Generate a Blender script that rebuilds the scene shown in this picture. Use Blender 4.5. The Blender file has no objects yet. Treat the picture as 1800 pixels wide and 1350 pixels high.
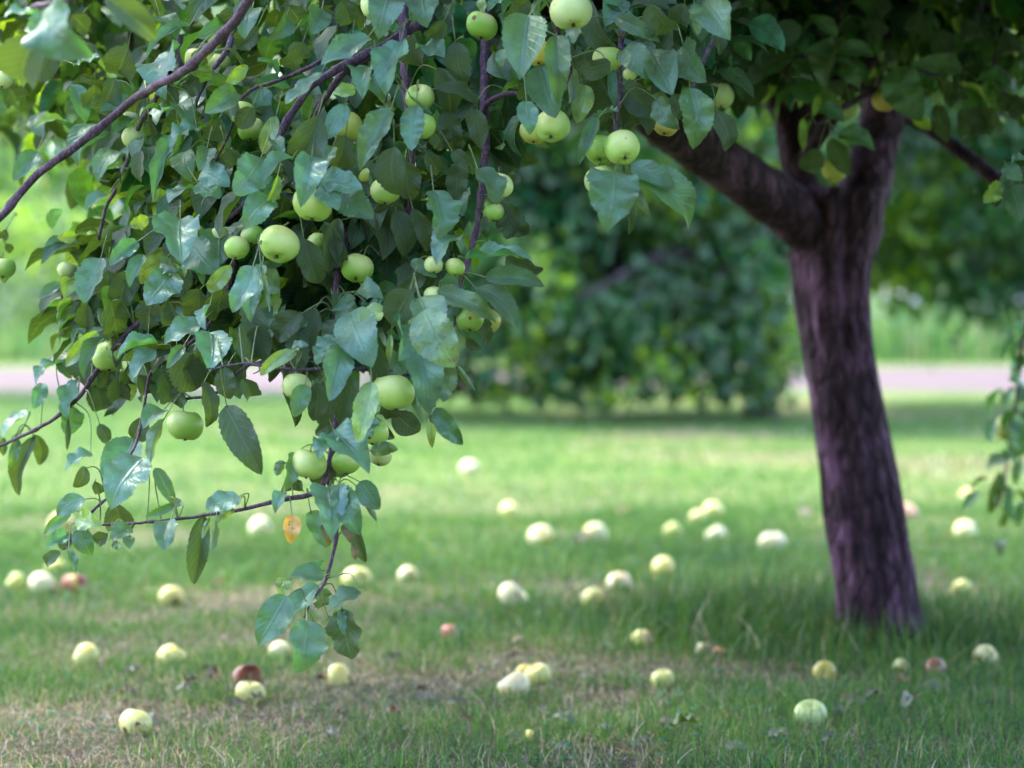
import bpy, math, random
import numpy as np
from mathutils import Vector, Matrix

R = math.radians
rng = np.random.default_rng(7)
random.seed(7)
SC = bpy.context.scene
COL = SC.collection

# ------------------------------------------------------------------ camera
FPX = 4250.0                      # focal length in photo pixels (85 mm on a 36 mm sensor, 1800 px wide)
CAM = np.array([0.0, 0.0, 0.84])
PITCH = R(2.09)
FW = np.array([0, math.cos(PITCH), -math.sin(PITCH)])
UP = np.array([0, math.sin(PITCH), math.cos(PITCH)])
RT = np.array([1.0, 0, 0])
cam_d = bpy.data.cameras.new('camera')
cam_d.lens = 85.0; cam_d.sensor_width = 36.0
cam_d.clip_start = 0.1; cam_d.clip_end = 2000
cam_d.dof.use_dof = True; cam_d.dof.focus_distance = 3.9; cam_d.dof.aperture_fstop = 2.8
cam_o = bpy.data.objects.new('camera', cam_d); COL.objects.link(cam_o)
cam_o.location = CAM; cam_o.rotation_euler = (R(90) - PITCH, 0, 0)
SC.camera = cam_o

# ------------------------------------------------------------------ world, sun, exposure
SUN_EL, SUN_AZ = 57.0, -56.0      # azimuth measured from +Y towards +X
world = bpy.data.worlds.new('World'); SC.world = world; world.use_nodes = True
wn = world.node_tree
sky = wn.nodes.new('ShaderNodeTexSky'); sky.sky_type = 'NISHITA'; sky.sun_disc = False
sky.sun_elevation = R(SUN_EL); sky.sun_rotation = R(SUN_AZ)
sky.air_density = 1.0; sky.dust_density = 1.6; sky.ozone_density = 1.0
tint = wn.nodes.new('ShaderNodeMix'); tint.data_type = 'RGBA'; tint.blend_type = 'MULTIPLY'; tint.inputs[0].default_value = 1.0
tint.inputs[7].default_value = (1.06, 0.97, 1.06, 1)      # faintly violet, hazy summer sky
wn.links.new(sky.outputs[0], tint.inputs[6]); wn.links.new(tint.outputs[2], wn.nodes['Background'].inputs[0])
wn.nodes['Background'].inputs[1].default_value = 0.15
sun_d = bpy.data.lights.new('sun', 'SUN'); sun_d.energy = 1.5; sun_d.angle = R(11); sun_d.color = (1.0, 0.94, 0.84)
sun_o = bpy.data.objects.new('sun', sun_d); COL.objects.link(sun_o)
sdir = Vector((math.sin(R(SUN_AZ)) * math.cos(R(SUN_EL)), math.cos(R(SUN_AZ)) * math.cos(R(SUN_EL)), math.sin(R(SUN_EL))))
sun_o.rotation_euler = sdir.to_track_quat('Z', 'Y').to_euler()
SC.view_settings.view_transform = 'Standard'; SC.view_settings.look = 'None'
SC.view_settings.exposure = 3.0; SC.view_settings.gamma = 1.0
SC.render.engine = 'CYCLES'
SC.cycles.use_denoising = True
SC.cycles.max_bounces = 7; SC.cycles.diffuse_bounces = 4; SC.cycles.transmission_bounces = 4
SC.cycles.transparent_max_bounces = 4; SC.cycles.glossy_bounces = 3

# ------------------------------------------------------------------ projection helpers
def at(px, py, d):
    """point seen at photo pixel (px, py) at depth d"""
    px = np.asarray(px, float); py = np.asarray(py, float); d = np.asarray(d, float)
    return CAM + d[..., None] * (FW + ((px - 900) / FPX)[..., None] * RT + ((675 - py) / FPX)[..., None] * UP)
def ground(px, py):
    r = FW + (px - 900) / FPX * RT + (675 - py) / FPX * UP
    return CAM + r * (-CAM[2] / r[2])
def project(P):
    q = P - CAM
    d = q @ FW
    d = np.where(np.abs(d) < 1e-6, 1e-6, d)
    return 900 + FPX * (q @ RT) / d, 675 - FPX * (q @ UP) / d, d

# ------------------------------------------------------------------ materials
def mat(name):
    m = bpy.data.materials.new(name); m.use_nodes = True
    nt = m.node_tree; nt.nodes.clear()
    out = nt.nodes.new('ShaderNodeOutputMaterial')
    return m, nt, out
def N(nt, t, **kw):
    n = nt.nodes.new(t)
    for k, v in kw.items():
        if k.startswith('i_'):
            key = k[2:]
            key = int(key) if key.isdigit() else key.replace('_', ' ')
            n.inputs[key].default_value = v
        else: setattr(n, k, v)
    return n
def ramp(nt, stops, src=None):
    n = nt.nodes.new('ShaderNodeValToRGB'); e = n.color_ramp.elements
    while len(e) < len(stops): e.new(0.5)
    for k, (p, c) in enumerate(stops):
        e[k].position = p; e[k].color = (*c, 1) if len(c) == 3 else c
    if src is not None: nt.links.new(src, n.inputs[0])
    return n
def mixc(nt, a, b, f, mode='MIX'):
    n = nt.nodes.new('ShaderNodeMix'); n.data_type = 'RGBA'; n.blend_type = mode
    for sock, v in ((6, a), (7, b), (0, f)):
        if isinstance(v, bpy.types.NodeSocket): nt.links.new(v, n.inputs[sock])
        elif sock == 0: n.inputs[0].default_value = v
        else: n.inputs[sock].default_value = (*v, 1)
    return n.outputs[2]
def math_(nt, op, a, b=None, clamp=False):
    n = nt.nodes.new('ShaderNodeMath'); n.operation = op; n.use_clamp = clamp
    for k, v in enumerate((a, b)):
        if v is None: continue
        if isinstance(v, bpy.types.NodeSocket): nt.links.new(v, n.inputs[k])
        else: n.inputs[k].default_value = v
    return n.outputs[0]

def leaf_material(name, veins=True, rough=0.39, transl=0.32, spec=0.85, tmul=(2.6, 2.9, 0.8), tadd=0.40):
    m, nt, out = mat(name); L = nt.links
    col = N(nt, 'ShaderNodeAttribute', attribute_name='leafcol')
    geo = N(nt, 'ShaderNodeNewGeometry')
    base = col.outputs['Color']
    p = N(nt, 'ShaderNodeBsdfPrincipled'); p.inputs['Specular IOR Level'].default_value = spec
    p.inputs['Roughness'].default_value = rough; p.inputs['IOR'].default_value = 1.58 if veins else 1.5; p.inputs['Specular Tint'].default_value = (0.66, 1.0, 0.94, 1)
    if veins:
        uv = N(nt, 'ShaderNodeUVMap', uv_map='UVMap')
        sx = N(nt, 'ShaderNodeSeparateXYZ'); L.new(uv.outputs[0], sx.inputs[0])
        u, v = sx.outputs[0], sx.outputs[1]
        av = math_(nt, 'ABSOLUTE', math_(nt, 'SUBTRACT', v, 0.5))         # 0 at midrib .. 0.5 edge
        mid = math_(nt, 'SUBTRACT', 1.0, math_(nt, 'MULTIPLY', av, 22.0), True)
        lat = math_(nt, 'SINE', math_(nt, 'MULTIPLY', math_(nt, 'SUBTRACT', u, math_(nt, 'MULTIPLY', av, 0.55)), 50.0))
        latv = math_(nt, 'POWER', math_(nt, 'MAXIMUM', lat, 0.0), 8.0)
        vein = math_(nt, 'MAXIMUM', mid, math_(nt, 'MULTIPLY', latv, 0.45))
        light = mixc(nt, base, (0.20, 0.27, 0.12), math_(nt, 'MULTIPLY', vein, 0.32))
        # mottling and brown scab, more on leaves whose alpha is high
        tc = N(nt, 'ShaderNodeTexCoord')
        n1 = N(nt, 'ShaderNodeTexNoise', i_Scale=38.0, i_Detail=3.0); L.new(tc.outputs['Object'], n1.inputs['Vector'])
        n2 = N(nt, 'ShaderNodeTexNoise', i_Scale=210.0, i_Detail=2.0); L.new(tc.outputs['Object'], n2.inputs['Vector'])
        n3 = N(nt, 'ShaderNodeTexNoise', i_Scale=75.0, i_Detail=1.0); L.new(tc.outputs['Object'], n3.inputs['Vector'])
        var = ramp(nt, [(0.32, (0.5, 0.55, 0.5)), (0.68, (1.5, 1.4, 1.35))], n1.outputs[0])
        light = mixc(nt, light, var.outputs[0], 1.0, 'MULTIPLY')
        thr = math_(nt, 'SUBTRACT', 0.74, math_(nt, 'MULTIPLY', col.outputs['Alpha'], 0.25))
        nn = math_(nt, 'ADD', math_(nt, 'MULTIPLY', n2.outputs[0], 0.6), math_(nt, 'MULTIPLY', n3.outputs[0], 0.4))
        spot = math_(nt, 'MULTIPLY', math_(nt, 'SUBTRACT', nn, thr), 22.0, True)
        top = mixc(nt, light, (0.17, 0.05, 0.045), spot)
        # height for the bump
        h = math_(nt, 'ADD', math_(nt, 'MULTIPLY', vein, -0.7), math_(nt, 'MULTIPLY', n3.outputs[0], 1.6))
        bp = N(nt, 'ShaderNodeBump', i_Strength=0.45, i_Distance=0.003)
        L.new(h, bp.inputs['Height']); L.new(bp.outputs[0], p.inputs['Normal'])
        sc_ = N(nt, 'ShaderNodeSeparateColor'); L.new(base, sc_.inputs[0])       # darker-toned leaves kept duller than pale ones, for contrast
        L.new(math_(nt, 'MULTIPLY', math_(nt, 'ADD', math_(nt, 'MULTIPLY', sc_.outputs[1], 6.5), 0.05), 1.0, True), p.inputs['Specular IOR Level'])
        rr = math_(nt, 'ADD', math_(nt, 'MULTIPLY', n1.outputs[0], 0.22), rough - 0.1); L.new(rr, p.inputs['Roughness'])
    else:
        top = base
    under = mixc(nt, top, (0.17, 0.22, 0.14), 0.55)
    face = mixc(nt, top, under, geo.outputs['Backfacing'])
    L.new(face, p.inputs['Base Color'])
    tr = N(nt, 'ShaderNodeBsdfTranslucent')
    tcol = mixc(nt, mixc(nt, top, tmul, 1.0, 'MULTIPLY'), (0.27, 0.42, 0.02), tadd)
    L.new(tcol, tr.inputs[0])
    mx = N(nt, 'ShaderNodeMixShader', i_0=transl)
    L.new(p.outputs[0], mx.inputs[1]); L.new(tr.outputs[0], mx.inputs[2]); L.new(mx.outputs[0], out.inputs[0])
    return m
M_LEAF = leaf_material('apple_leaf')
M_DEAD = leaf_material('dead_leaf', rough=0.6, transl=0.12, spec=0.2, tmul=(1.2, 1.0, 0.8), tadd=0.0)
M_LEAF_FAR = leaf_material('tree_leaf', veins=False, rough=0.42, spec=0.3)

def bark_material(name, c1, c2, c3, scale=1.0, bump=0.9, spec=0.15, rough=0.75, crackw=1.0):
    m, nt, out = mat(name); L = nt.links
    tc = N(nt, 'ShaderNodeTexCoord')
    mp = N(nt, 'ShaderNodeMapping'); mp.inputs['Scale'].default_value = (26 * scale, 26 * scale, 8 * scale)
    L.new(tc.outputs['Object'], mp.inputs[0])
    n1 = N(nt, 'ShaderNodeTexNoise', i_Scale=1.0, i_Detail=7.0, i_Roughness=0.65); L.new(mp.outputs[0], n1.inputs['Vector'])
    vo = N(nt, 'ShaderNodeTexVoronoi', i_Scale=1.6); vo.feature = 'DISTANCE_TO_EDGE'
    L.new(mp.outputs[0], vo.inputs['Vector'])
    n2 = N(nt, 'ShaderNodeTexNoise', i_Scale=7.0 * scale, i_Detail=3.0); L.new(tc.outputs['Object'], n2.inputs['Vector'])
    r1 = ramp(nt, [(0.32, c1), (0.55, c2), (0.72, c3)], n1.outputs[0])
    crack = math_(nt, 'MULTIPLY', vo.outputs['Distance'], 5.0, True)
    c = mixc(nt, mixc(nt, r1.outputs[0], c1, crackw), r1.outputs[0], crack)
    lich = ramp(nt, [(0.55, (0, 0, 0)), (0.68, (1, 1, 1))], n2.outputs[0])
    c = mixc(nt, c, c3, math_(nt, 'MULTIPLY', lich.outputs[0], 0.5))
    p = N(nt, 'ShaderNodeBsdfPrincipled', i_Roughness=rough); p.inputs['Specular IOR Level'].default_value = spec
    L.new(c, p.inputs['Base Color'])
    h = math_(nt, 'ADD', n1.outputs[0], math_(nt, 'MULTIPLY', crack, 0.6))
    bp = N(nt, 'ShaderNodeBump', i_Strength=bump, i_Distance=0.012 / scale); L.new(h, bp.inputs['Height']); L.new(bp.outputs[0], p.inputs['Normal'])
    L.new(p.outputs[0], out.inputs[0])
    return m
M_BARK = bark_material('apple_bark', (0.015, 0.009, 0.012), (0.078, 0.040, 0.062), (0.270, 0.132, 0.245), crackw=0.6)
M_TWIG = bark_material('twig_bark', (0.06, 0.035, 0.055), (0.13, 0.08, 0.12), (0.22, 0.15, 0.21), scale=4.0, bump=0.5, rough=0.5)
M_BARK_FAR = bark_material('old_bark', (0.030, 0.025, 0.026), (0.07, 0.055, 0.06), (0.14, 0.11, 0.12))

def apple_material(name):
    m, nt, out = mat(name); L = nt.links
    a = N(nt, 'ShaderNodeAttribute', attribute_name='skin')
    tc = N(nt, 'ShaderNodeTexCoord')
    n1 = N(nt, 'ShaderNodeTexNoise', i_Scale=22.0, i_Detail=3.0); L.new(tc.outputs['Object'], n1.inputs['Vector'])
    vo = N(nt, 'ShaderNodeTexVoronoi', i_Scale=190.0); L.new(tc.outputs['Object'], vo.inputs['Vector'])
    dots = math_(nt, 'SUBTRACT', 1.0, math_(nt, 'MULTIPLY', vo.outputs['Distance'], 5.5), True)
    var = ramp(nt, [(0.3, (0.82, 0.88, 0.7)), (0.7, (1.14, 1.08, 1.2))], n1.outputs[0])
    c = mixc(nt, a.outputs['Color'], var.outputs[0], 0.8, 'MULTIPLY')
    c = mixc(nt, c, (0.62, 0.66, 0.34), math_(nt, 'MULTIPLY', dots, 0.45))
    # rot and scab patches in the alpha of the skin attribute
    n2 = N(nt, 'ShaderNodeTexNoise', i_Scale=70.0, i_Detail=4.0); L.new(tc.outputs['Object'], n2.inputs['Vector'])
    rot = math_(nt, 'MULTIPLY', math_(nt, 'SUBTRACT', math_(nt, 'ADD', a.outputs['Alpha'], math_(nt, 'MULTIPLY', math_(nt, 'SUBTRACT', n2.outputs[0], 0.5), 0.5)), 0.42), 8.0, True)
    a2 = N(nt, 'ShaderNodeAttribute', attribute_name='rotcol')
    c = mixc(nt, c, a2.outputs['Color'], rot)
    p = N(nt, 'ShaderNodeBsdfPrincipled', i_Roughness=0.36); p.inputs['Specular IOR Level'].default_value = 0.4
    p.inputs['Subsurface Weight'].default_value = 0.12; p.inputs['Subsurface Radius'].default_value = (0.006, 0.006, 0.002)
    p.inputs['Subsurface Scale'].default_value = 1.0
    L.new(c, p.inputs['Base Color'])
    bp = N(nt, 'ShaderNodeBump', i_Strength=0.12, i_Distance=0.002); L.new(n1.outputs[0], bp.inputs['Height']); L.new(bp.outputs[0], p.inputs['Normal'])
    L.new(p.outputs[0], out.inputs[0])
    return m
M_APPLE = apple_material('apple_skin')
def plain(name, c, rough=0.7):
    m, nt, out = mat(name); L = nt.links
    tc = N(nt, 'ShaderNodeTexCoord')
    n1 = N(nt, 'ShaderNodeTexNoise', i_Scale=90.0, i_Detail=3.0); L.new(tc.outputs['Object'], n1.inputs['Vector'])
    r = ramp(nt, [(0.3, tuple(x * 0.65 for x in c)), (0.7, tuple(min(1, x * 1.35) for x in c))], n1.outputs[0])
    p = N(nt, 'ShaderNodeBsdfPrincipled', i_Roughness=rough); L.new(r.outputs[0], p.inputs['Base Color'])
    L.new(p.outputs[0], out.inputs[0]); return m
M_STALK = plain('apple_stalk', (0.12, 0.13, 0.05)); M_CALYX = plain('apple_calyx', (0.06, 0.045, 0.035))

def blade_material(name, transl=0.25):
    m, nt, out = mat(name); L = nt.links
    a = N(nt, 'ShaderNodeAttribute', attribute_name='leafcol')
    p = N(nt, 'ShaderNodeBsdfPrincipled', i_Roughness=0.5); p.inputs['Specular IOR Level'].default_value = 0.28
    L.new(a.outputs['Color'], p.inputs['Base Color'])
    tr = N(nt, 'ShaderNodeBsdfTranslucent'); L.new(mixc(nt, a.outputs['Color'], (1.7, 1.7, 0.9), 1.0, 'MULTIPLY'), tr.inputs[0])
    mx = N(nt, 'ShaderNodeMixShader', i_0=transl)
    L.new(p.outputs[0], mx.inputs[1]); L.new(tr.outputs[0], mx.inputs[2]); L.new(mx.outputs[0], out.inputs[0]); return m
M_BLADE = blade_material('grass_blade')

# ------------------------------------------------------------------ mesh helpers
class MB:
    """collects vertices, faces, point colours and uvs; builds ONE mesh object"""
    def __init__(s): s.v=[]; s.f=[]; s.c=[]; s.uv=[]; s.n=0
    def add(s, verts, quads=None, tris=None, col=None, uv=None):
        verts = np.asarray(verts, float).reshape(-1, 3)
        for fs in (quads, tris):
            if fs is not None and len(fs): s.f.append(np.asarray(fs, np.int64) + s.n)
        k = len(verts)
        s.v.append(verts); s.n += k
        if col is None: col = np.ones((k, 4))
        s.c.append(np.broadcast_to(np.asarray(col, float), (k, 4)))
        s.uv.append(np.zeros((k, 2)) if uv is None else np.asarray(uv, float).reshape(-1, 2))
    def mesh(s, name, material, attr='leafcol', smooth=True, origin=None, uvs=False):
        V = np.concatenate(s.v)
        if origin is not None: V = V - np.asarray(origin)
        me = bpy.data.meshes.new(name)
        loops = np.concatenate([f.ravel() for f in s.f])
        tot = np.concatenate([np.full(len(f), f.shape[1]) for f in s.f])
        start = np.concatenate([[0], np.cumsum(tot)[:-1]])
        me.vertices.add(len(V)); me.vertices.foreach_set('co', V.ravel().astype(np.float32))
        me.loops.add(len(loops)); me.loops.foreach_set('vertex_index', loops.astype(np.int32))
        me.polygons.add(len(tot)); me.polygons.foreach_set('loop_start', start.astype(np.int32))
        if smooth: me.polygons.foreach_set('use_smooth', np.ones(len(tot), bool))
        me.update(calc_edges=True)
        if attr:
            a = me.attributes.new(attr, 'FLOAT_COLOR', 'POINT')
            a.data.foreach_set('color', np.concatenate(s.c).ravel().astype(np.float32))
        if uvs:
            l = me.uv_layers.new(name='UVMap')
            l.data.foreach_set('uv', np.concatenate(s.uv)[loops].ravel().astype(np.float32))
        me.materials.append(material)
        return me
    def build(s, name, material, parent=None, origin=None, **kw):
        if s.n == 0: return None
        o = bpy.data.objects.new(name, s.mesh(name, material, origin=origin, **kw)); COL.objects.link(o)
        if parent is not None: o.parent = parent            # parents sit at PO, meshes are given in world space
        elif origin is not None: o.location = origin
        return o
def tag(o, label=None, cat=None, group=None, kind=None):
    if label: o['label'] = label
    if cat: o['category'] = cat
    if group: o['group'] = group
    if kind: o['kind'] = kind
    return o
def empty(name, loc):
    o = bpy.data.objects.new(name, None); o.empty_display_size = 0.1; COL.objects.link(o); o.location = loc; return o
def unit(a): return a / np.maximum(np.linalg.norm(a, axis=-1, keepdims=True), 1e-9)

def smooth_path(P, r, step):
    """Catmull-Rom resampling of a polyline with radii"""
    P = np.asarray(P, float); r = np.asarray(r, float)
    if len(P) == 2: P = np.array([P[0], (P[0] + P[1]) / 2, P[1]]); r = np.array([r[0], (r[0] + r[1]) / 2, r[1]])
    E = np.concatenate([[2 * P[0] - P[1]], P, [2 * P[-1] - P[-2]]])
    out, ro = [], []
    for i in range(len(P) - 1):
        n = max(2, int(np.linalg.norm(P[i + 1] - P[i]) / step))
        t = np.linspace(0, 1, n, endpoint=False)[:, None]
        a, b, c, d = E[i], E[i + 1], E[i + 2], E[i + 3]
        out.append(0.5 * (2 * b + (c - a) * t + (2 * a - 5 * b + 4 * c - d) * t ** 2 + (3 * b - a - 3 * c + d) * t ** 3))
        ro.append(r[i] + (r[i + 1] - r[i]) * t[:, 0])
    out.append(P[-1:]); ro.append(r[-1:])
    return np.concatenate(out), np.concatenate(ro)
def tube(mb, P, r, seg=8, col=None, rough=0.0, cap=True):
    n = len(P)
    T = unit(np.gradient(P, axis=0))
    ref = np.array([0.3, 0.9, 0.1]); ref = ref - T[0] * (ref @ T[0])
    if np.linalg.norm(ref) < 0.1: ref = np.cross(T[0], [1, 0, 0])
    s = unit(ref); S = []
    for t in T:
        s = unit(s - t * (s @ t)); S.append(s)
    S = np.array(S); B = np.cross(T, S)
    a = np.linspace(0, 2 * np.pi, seg, endpoint=False)
    rr = r[:, None] * (1 + rough * rng.normal(size=(n, seg)))
    V = P[:, None] + rr[..., None] * (np.cos(a)[None, :, None] * S[:, None] + np.sin(a)[None, :, None] * B[:, None])
    i, j = np.meshgrid(np.arange(n - 1), np.arange(seg), indexing='ij')
    j2 = (j + 1) % seg
    q = np.stack([i * seg + j, i * seg + j2, (i + 1) * seg + j2, (i + 1) * seg + j], -1).reshape(-1, 4)
    V = V.reshape(-1, 3)
    tr = None
    if cap:
        V = np.concatenate([V, P[-1:] + T[-1:] * r[-1] * 0.6])
        jj = np.arange(seg)
        tr = np.stack([(n - 1) * seg + jj, (n - 1) * seg + (jj + 1) % seg, np.full(seg, n * seg)], -1)
    mb.add(V, q, tr, col)

# leaves ------------------------------------------------------------
def leaf_batch(mb, base, A, Nn, W, col, nu=12, nv=4, fold=0.35, arch=0.12, wave=0.06, curl=0.1, serr=0.035):
    """base, A (full axis vector base->tip), Nn (normals) are (k,3); W (k,) widths; col (k,4)"""
    k = len(base)
    if k == 0: return
    Lg = np.linalg.norm(A, axis=1); T = A / Lg[:, None]
    Nn = unit(Nn - T * np.sum(Nn * T, 1, keepdims=True)); S = np.cross(T, Nn)
    g = lambda x: np.broadcast_to(np.asarray(x, float), (k,))
    fold, arch, wave, curl = g(fold), g(arch), g(wave), g(curl)
    u = np.linspace(0, 1, nu + 1); v = np.linspace(-1, 1, nv + 1)
    prof = u ** 0.52 * (1 - u) ** 0.72; prof = prof / prof.max()
    prof = np.maximum(prof, np.where(u > 0.9, (1 - u) * 1.2, 0)); prof[0] = 0.03; prof[-1] = 0.012
    U, Vv = np.meshgrid(u, v, indexing='ij')
    pr = np.repeat(prof[:, None], nv + 1, 1)
    if serr and nu >= 16:
        s = np.where(np.arange(nu + 1) % 2 == 0, 1 + serr, 1 - serr)[:, None]
        pr = np.where(np.abs(Vv) > 0.99, pr * s, pr)
    asym = 1 + rng.normal(0, 0.07, (k, 1, 1)) * np.sign(Vv)[None]
    rag = np.where(rng.random((k, 1, 1)) < 0.15, 0.09, 0.03) if nu >= 8 else 0.0
    ragn = 1 - rag * np.abs(rng.normal(0, 1, (k, nu + 1, nv + 1))) * (np.abs(Vv[None]) > 0.99)
    half = 0.5 * W[:, None, None] * pr[None] * Vv[None] * asym * ragn
    fo = fold[:, None, None]
    y = half * np.cos(fo); z = np.abs(half) * np.sin(fo)
    ph = rng.uniform(0, 6.28, (k, 1, 1)); ph2 = rng.uniform(0, 6.28, (k, 1, 1)); fr = rng.uniform(1.4, 2.9, (k, 1, 1))
    wv = np.where(Vv[None] > 0, np.sin(6.28 * fr * U[None] + ph), np.sin(6.28 * fr * U[None] + ph2))
    z = z + wave[:, None, None] * W[:, None, None] * wv * np.abs(Vv[None]) ** 1.5 * np.minimum(1, pr[None] * 1.3)
    z = z + arch[:, None, None] * Lg[:, None, None] * 4 * (U * (1 - U))[None]
    z = z - curl[:, None, None] * Lg[:, None, None] * np.maximum(0, U - 0.62)[None] ** 2 * 3
    tw = rng.normal(0, 0.25, (k, 1, 1)) * (U[None] - 0.3)
    y, z = y - z * tw * 0.3, z + y * tw
    side = rng.normal(0, 0.035, (k, 1, 1)) * Lg[:, None, None] * np.sin(np.pi * U[None])
    P = base[:, None, None] + U[None, ..., None] * A[:, None, None] + (y + side)[..., None] * S[:, None, None] + z[..., None] * Nn[:, None, None]
    nn = (nu + 1) * (nv + 1)
    i, j = np.meshgrid(np.arange(nu), np.arange(nv), indexing='ij')
    q0 = np.stack([i * (nv + 1) + j, (i + 1) * (nv + 1) + j, (i + 1) * (nv + 1) + j + 1, i * (nv + 1) + j + 1], -1).reshape(-1, 4)
    Q = (q0[None] + (np.arange(k) * nn)[:, None, None]).reshape(-1, 4)
    C = np.repeat(col, nn, axis=0)
    UV = np.tile(np.stack([U.ravel(), (Vv.ravel() + 1) / 2], -1), (k, 1))
    mb.add(P.reshape(-1, 3), Q, None, C, UV)
PAL = dict(g=(0.010, 0.100, 0.040), b=(0.040, 0.180, 0.150), d=(0.004, 0.026, 0.018), y=(0.26, 0.40, 0.030),  # b: sky sheen, d: shade of the gaps, painted into the leaf colour
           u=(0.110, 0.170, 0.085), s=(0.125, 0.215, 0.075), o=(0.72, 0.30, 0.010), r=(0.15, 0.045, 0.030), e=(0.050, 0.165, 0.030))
def leaf_colors(k, mix=(('g', .42), ('b', .14), ('d', .32), ('e', .12)), spots=0.3):
    names = [m[0] for m in mix]; w = np.array([m[1] for m in mix]); w = w / w.sum()
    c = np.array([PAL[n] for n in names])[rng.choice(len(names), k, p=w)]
    c = c * rng.uniform(0.75, 1.3, (k, 1)) * rng.uniform(0.92, 1.08, (k, 3))
    return np.concatenate([c, (rng.random((k, 1)) ** 2) * spots], 1)
def droop_leaves(mb, pos, size, hi=1, mix=None, away=None):
    """free leaves hanging from the points pos"""
    k = len(pos)
    if k == 0: return
    th = rng.uniform(0, 6.283, k)
    el = rng.normal(-0.75, 0.45, k)
    A = np.stack([np.cos(th) * np.cos(el), np.sin(th) * np.cos(el), np.sin(el)], -1)
    L = size * rng.uniform(0.65, 1.25, k)
    Nn = np.array([0, 0, 1.0]) + rng.normal(0, 0.55, (k, 3)) + 0.5 * np.stack([np.cos(th), np.sin(th), 0 * th], -1)
    c = leaf_colors(k, mix) if mix else leaf_colors(k)
    kw = [dict(nu=3, nv=2, serr=0, wave=0.03), dict(nu=8, nv=4, serr=0), dict(nu=18, nv=6)][hi]
    leaf_batch(mb, pos, A * L[:, None], Nn, L * rng.uniform(0.52, 0.7, k), c,
               fold=rng.uniform(0.1, 0.6, k), arch=rng.uniform(0.0, 0.2, k), curl=rng.uniform(0, 0.35, k), **kw)

# ================================================================== SETTING
def sheet(name, x0, x1, y0, y1, z, material, nx=2, ny=2, edge=0.0):
    mb = MB(); xs = np.linspace(x0, x1, nx); ys = np.linspace(y0, y1, ny)
    X, Y = np.meshgrid(xs, ys, indexing='ij')
    Y = Y + edge * np.sin(X * 0.9 + 3 * (Y > (y0 + y1) / 2)) + edge * 0.6 * np.sin(X * 2.3 + 1)
    i, j = np.meshgrid(np.arange(nx - 1), np.arange(ny - 1), indexing='ij')
    q = np.stack([i * ny + j, (i + 1) * ny + j, (i + 1) * ny + j + 1, i * ny + j + 1], -1).reshape(-1, 4)
    mb.add(np.stack([X, Y, np.full_like(X, z)], -1), q)
    return tag(mb.build(name, material, smooth=False, attr=None), kind='structure')

def ground_material():
    m, nt, out = mat('lawn_ground'); L = nt.links
    tc = N(nt, 'ShaderNodeTexCoord')
    def noise(s, d=4.0):
        n = N(nt, 'ShaderNodeTexNoise', i_Scale=s, i_Detail=d); L.new(tc.outputs['Object'], n.inputs['Vector']); return n.outputs[0]
    big, mid, fine, grain = noise(0.45), noise(2.6), noise(28.0), noise(160.0, 2.0)
    green = ramp(nt, [(0.30, (0.075, 0.14, 0.035)), (0.5, (0.12, 0.215, 0.050)), (0.7, (0.20, 0.275, 0.085))], mid)
    dry = ramp(nt, [(0.35, (0.15, 0.115, 0.08)), (0.65, (0.36, 0.30, 0.20))], fine)
    dryf = ramp(nt, [(0.50, (0, 0, 0)), (0.66, (1, 1, 1))], math_(nt, 'ADD', math_(nt, 'MULTIPLY', big, 0.65), math_(nt, 'MULTIPLY', mid, 0.35)))
    c = mixc(nt, green.outputs[0], dry.outputs[0], math_(nt, 'MULTIPLY', dryf.outputs[0], 0.62))
    gr = ramp(nt, [(0.3, (0.55, 0.5, 0.45)), (0.7, (1.35, 1.3, 1.2))], grain)
    c = mixc(nt, c, gr.outputs[0], 0.9, 'MULTIPLY')
    fi = ramp(nt, [(0.35, (0.7, 0.7, 0.7)), (0.65, (1.25, 1.25, 1.2))], fine)
    c = mixc(nt, c, fi.outputs[0], 0.8, 'MULTIPLY')
    # worn soil and thatch under the old tree
    dist = N(nt, 'ShaderNodeVectorMath', operation='DISTANCE'); L.new(tc.outputs['Object'], dist.inputs[0]); dist.inputs[1].default_value = (0.5, 5.6, 0)
    worn = math_(nt, 'ADD', math_(nt, 'MULTIPLY', dist.outputs['Value'], -0.22), math_(nt, 'ADD', math_(nt, 'MULTIPLY', mid, 0.5), 1.05), True)
    soil = ramp(nt, [(0.3, (0.036, 0.034, 0.020)), (0.5, (0.078, 0.070, 0.042)), (0.72, (0.18, 0.155, 0.10))], fine)
    c = mixc(nt, c, soil.outputs[0], worn)
    p = N(nt, 'ShaderNodeBsdfPrincipled', i_Roughness=0.9); p.inputs['Specular IOR Level'].default_value = 0.15
    L.new(c, p.inputs['Base Color'])
    bp = N(nt, 'ShaderNodeBump', i_Strength=0.8, i_Distance=0.02); L.new(math_(nt, 'ADD', fine, grain), bp.inputs['Height']); L.new(bp.outputs[0], p.inputs['Normal'])
    L.new(p.outputs[0], out.inputs[0]); return m
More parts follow.
